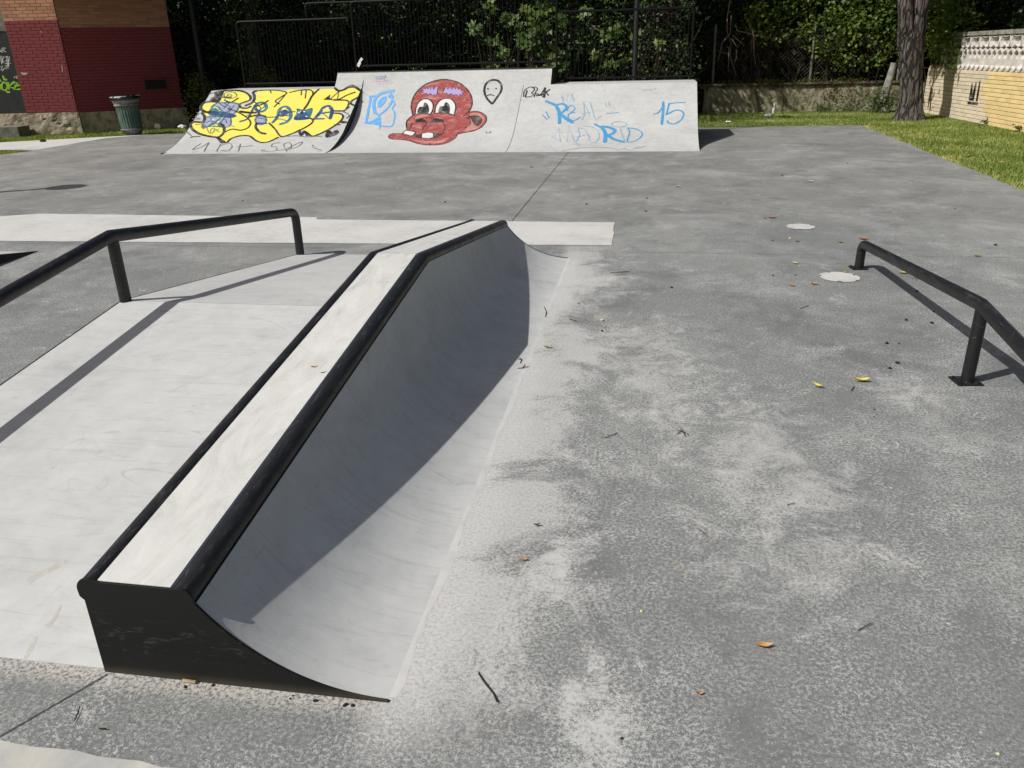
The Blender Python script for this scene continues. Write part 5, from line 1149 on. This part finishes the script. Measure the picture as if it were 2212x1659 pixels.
for (p_, L, col, rot, curl, lb) in [
    (z3(1155, 578), .085, 'yellow', .1, .35, 'large bright yellow leaf lying just left of the low rail shadow'), (z3(1758, 436), .06, 'olive', .2, .3, 'olive leaf alone on the court right of the low rail'),
    (z3(270, 497), .055, 'pale', -.5, .5, 'pale yellow curled leaf left of the round patch'), (z3(645, 323), .05, 'olive', .1, .3, 'olive leaf just left of the far post of the low rail'),
    (z3(682, 566), .045, 'yellow', 0, .2, 'small yellow leaf resting on the edge of the round patch'), (z3(425, 668), .06, 'tan', .4, .5, 'tan crumpled leaf in front of the round patch'),
    (z3(245, 680), .05, 'orange', 0, .3, 'orange leaf to the left of the tan crumpled one'), (z3(455, 1505), .062, 'yellow', -.7, .6, 'yellow folded leaf standing up near the low rail foot'),
    (z3(810, 1460), .085, 'yellow', .05, .45, 'long yellow leaf with upturned ends near the low rail foot'), (z3(290, 318), .045, 'brown', .1, .4, 'brown leaf beside the farther round patch'),
    (z3(830, 300), .09, 'orange', -.2, .3, 'long reddish brown leaf at the far end of the low rail'), (z3(100, 125), .05, 'orange', .1, .4, 'orange brown leaf far back left of the farther round patch'), (z3(30, 127), .04, 'brown', .1, .3, 'dark brown leaf next to the far orange one'),
    ((1650, 1398), .052, 'tan', .1, .35, 'tan leaf in the foreground at the right'), ((1513, 1501), .022, 'tan', .5, .5, 'tiny tan leaf scrap in the near foreground'),
    ((1160, 1137), .028, 'brown', .4, .6, 'small dark brown leaf in the middle foreground'), ((1183, 752), .05, 'green', .35, .5, 'greenish curled leaf by the foot of the curved side'),
    ((1216, 411), .05, 'pale', 0, .3, 'pale leaf far back beside the long joint'), ((1464, 404), .08, 'pale', .05, .5, 'long pale yellow leaf far back in the court'), ((1749, 394), .09, 'pale', 0, .5, 'long pale yellow leaf far back at the right'),
    ((1395, 458), .05, 'dark', .3, .5, 'blackish curled leaf in the middle of the far court'), ((1665, 472), .07, 'orange', .1, .4, 'rusty leaf left of the farther round patch'), ((1148, 362), .07, 'orange', .2, .4, 'rusty leaf near the foot of the quarter pipe'),
    ((1133, 1211), .03, 'tan', .1, .3, 'thin brown leaf scrap in the foreground next to the pale dust'), ((1815, 272), .12, 'pale', .1, .4, 'pale leaf at the far corner of the court'), ((1690, 380), .05, 'dark', .1, .3, 'dark scrap of leaf far back at the right'),
    ((2160, 353), .10, 'pale', .05, .4, 'pale leaf close to the grass edge at the right'), ((1566, 443), .05, 'pale', .1, .3, 'small pale leaf in the far middle of the court')]:
    fallen(p_[0], p_[1], L, col, rot, curl, lb)
q = fallen(680, 796, .03, 'tan', .6, .5, 'tiny rust leaf scrap lying on top of the ledge', hump(2.9)+.312)
TW_R = plain('reddish_twig', (.10, .035, .025), .8, .2, .3, 30); TW_B = plain('blackish_twig', (.03, .022, .018), .8, .2, .3, 30); TW_S = plain('straw_stalk', (.34, .27, .15), .8, .2, .3, 30)
def twig(lists, r, m, label, z=.004):
    c = G(*lists[0][0]); t = MB()
    for st in lists: t.tube([G(x, y)+Vector((0, 0, z+.003*(i % 2))) for i, (x, y) in enumerate(st)], r, 5)
    o = t.obj('twig', m, loc=(c.x, c.y, 0)); tagit(o, label, 'twig', 'twigs fallen on the court'); return o
twig([[(1462, 938), (1475, 934), (1488, 941)], [(1470, 927), (1475, 934), (1480, 944)], [(1464, 931), (1474, 934)]], .0018, TW_R, 'reddish branched twig like a star in the middle of the court')
twig([[(1034, 1457), (1048, 1480), (1066, 1500), (1074, 1520)]], .0022, TW_B, 'long curved dark stalk in the near foreground')
twig([[(1034, 1457), (1030, 1453)]], .002, TW_S, 'short straw tip at the end of the dark stalk')
twig([[(1118, 797), (1128, 797), (1142, 793)], [(1128, 797), (1134, 790)]], .002, TW_R, 'reddish twig at the foot of the curved side')
twig([[(1176, 664), (1180, 676), (1178, 686)]], .0022, TW_R, 'short red twig on the toe of the curved side far along it')
twig([[(1120, 774), (1127, 778), (1124, 786)], [(1118, 778), (1127, 778)]], .002, TW_B, 'black curled twig above the shadow tip of the hump')
twig([[(1308, 946), (1318, 944), (1333, 937)]], .0018, TW_B, 'thin dark twig left of the red star twig'); twig([[(1296, 945), (1312, 946)]], .0018, TW_S, 'thin brown stalk left of the red star twig')
twig([[(1845, 836), (1838, 846)]], .002, TW_R, 'short red twig beneath the long yellow leaf'); twig([[(1728, 668), (1746, 662)]], .002, TW_R, 'short red twig in front of the round patch')
twig([[(1970, 602), (1990, 598)], [(1980, 594), (1992, 604)], [(1984, 596), (1978, 606)]], .002, TW_R, 'rusty twig tangle behind the low rail')
twig([[(1448, 1210), (1462, 1221)]], .0015, TW_S, 'straw coloured stalk in the right foreground'); twig([[(1700, 1092), (1716, 1090)]], .0015, TW_B, 'thin dark stalk in the right foreground'); twig([[(1530, 1160), (1512, 1148)]], .0013, TW_R, 'thin reddish stalk near the middle right')
twig([[(1853, 1364), (1881, 1350)]], .0014, TW_B, 'thin dark stalk at the far right foreground'); twig([[(160, 1562), (172, 1540), (165, 1552), (174, 1530)]], .0014, TW_B, 'thin black wire like stalk across the near joint')
twig([[(215, 1576), (230, 1578)]], .002, TW_B, 'short dark twig on the near slab'); twig([[(395, 1472), (424, 1478)]], .0045, TW_S, 'stub of straw lying against the black end plate')
twig([[(348, 333), (372, 328), (384, 322)], [(372, 328), (392, 330)]], .012, TW_B, 'dark stick lying at the toe of the yellow graffiti ramp')
twig([[(2080, 340), (2105, 337)], [(2090, 341), (2112, 334)]], .006, TW_B, 'dark twig lying on the court edge at the right')
twig([[(1318, 590), (1360, 588)]], .0025, TW_R, 'fine red stalk beyond the toe of the curved side'); twig([[(1230, 690), (1246, 696)]], .002, TW_B, 'small dark stalk beyond the toe of the curved side')
# tiny seeds and grit: many, alike
pm = bpy.data.meshes.new('grit'); bm = bmesh.new(); bmesh.ops.create_icosphere(bm, subdivisions=1, radius=1)
for v in bm.verts: v.co = v.co*(1+.3*mnoise.noise(v.co*3)); v.co.z *= .6
bm.to_mesh(pm); bm.free(); pm.materials.append(TW_B)
pl_ = pm.copy(); pl_.materials.clear(); pl_.materials.append(LF['pale'])
rs = random.Random(21)
for i in range(46):
    far2 = i < 38
    x = rs.uniform(1240, 2190) if i % 4 else rs.uniform(60, 1150); y = rs.uniform(345, 800) if far2 else rs.uniform(640, 1640)
    if x < 1240 and y > 450: y = rs.uniform(345, 450)
    c = G(x, y); light = rs.random() < .3
    if -3.1 < c.x < -.6 and c.y < 6.7: continue
    ob = bpy.data.objects.new('seed' if light else 'pebble', pl_ if light else pm); COL.objects.link(ob); r = rs.uniform(.004, .009)*(1.5 if far2 else .8); ob.scale = (r*rs.uniform(.8, 1.6), r, r); ob.rotation_euler.z = rs.uniform(0, 6); ob.location = (c.x, c.y, r*.5)
    tagit(ob, 'pale seed grain scattered on the court' if light else 'tiny dark crumb of grit scattered on the court', 'seed' if light else 'pebble', 'pale seeds scattered on the court' if light else 'dark grit scattered on the court')
# white scraps
PAPER = plain('white_scrap_paper', (.75, .75, .74), .7, .3, .08, 20)
def scrap(name, c, s, label, seedv, cat='litter', m=None):
    bm = bmesh.new(); bmesh.ops.create_icosphere(bm, subdivisions=2, radius=1)
    for v in bm.verts: v.co = v.co*(1+.55*mnoise.noise(v.co*2.2+Vector((seedv, 0, 0))))
    me = bpy.data.meshes.new(name)
    for v in bm.verts: v.co = Vector((v.co.x*s[0], v.co.y*s[1], v.co.z*s[2]))
    bm.to_mesh(me); bm.free(); me.materials.append(m or PAPER); o = bpy.data.objects.new(name, me); _link(o); o.location = c; tagit(o, label, cat); return o
t1 = lambda x, y: (x/2.212/1.8228, y/2.212/1.8228)
c = G(*t1(1375, 1122)); scrap('crumpled_paper', (c.x, c.y, .06), (.10, .06, .08), 'crumpled white paper on the grass right of the litter bin, nearer to it', 1)
c = G(*t1(1590, 1122)); scrap('crumpled_paper', (c.x, c.y, .05), (.11, .06, .05), 'flatter crumpled white paper on the grass beside the yellow graffiti ramp', 5)
c = G(*t7(795, 1135)); scrap('crushed_can', (c.x, c.y, .04), (.09, .05, .04), 'crushed pale blue can on the grass below the mossy wall', 3, 'litter', plain('pale_blue_can', (.30, .42, .55), .4, .5, .2, 20))
c = G(*t7(410, 1190)); scrap('paper_scrap', (c.x, c.y, .03), (.06, .04, .02), 'small white scrap on the grass near the ramp shadow', 7)
bo = thing('plastic_bottle', 'clear white plastic bottle standing on the grass against the mossy wall', 'bottle', tuple(G(*t7(848, 1100))))
b = MB(); c = bo.location; b.lathe([(0, .0), (.035, .0), (.038, .02), (.036, .16), (.014, .21), (.014, .24), (0, .24)], (c.x, c.y, 0), 14); b.obj('shell', plain('cloudy_plastic', (.55, .55, .53), .25, .5, .1, 20), bo, True)
b = MB(); b.lathe([(.016, .238), (.016, .255), (0, .256)], (c.x, c.y, 0), 12); b.obj('cap', PAPER, bo, True)
c = G(*t1(375, 1237)); scrap('stone', (c.x, c.y, .025), (.07, .05, .035), 'small dark stone on the pale path in front of the building', 9, 'stone', TW_B)
tp = thing('paper_wrapper', 'white torn wrapper stuck on the left end of the tallest railing', 'litter', (-6.33, YF, 1.5))
b = MB()
for k, (x0, z0, x1, z1, wd) in enumerate(((-6.36, 1.45, -6.30, 1.52, .05), (-6.33, 1.50, -6.24, 1.60, .035))):
    b.add([(x0, YF-.03, z0), (x0+wd, YF-.035, z0-.03), ((x0+x1)/2+wd, YF-.045, (z0+z1)/2-.02), (x1+wd, YF-.03, z1-.02), (x1, YF-.025, z1+.02), ((x0+x1)/2, YF-.05, (z0+z1)/2+.02)], [(0, 1, 2, 5), (5, 2, 3, 4)])
b.obj('scrap', PAPER, tp)

# crumbs gathered against the foot of the black end plate
for i in range(7):
    x = rs.uniform(-1.45, -.66); ob = bpy.data.objects.new('pebble', pm); COL.objects.link(ob); r = rs.uniform(.0025, .006); ob.scale = (r*rs.uniform(1, 2), r, r); ob.rotation_euler.z = rs.uniform(0, 6); ob.location = (x, rs.uniform(1.515, 1.537), r*.5)
    tagit(ob, 'tiny dark crumb lying against the foot of the black end plate', 'pebble', 'crumbs at the foot of the end plate')
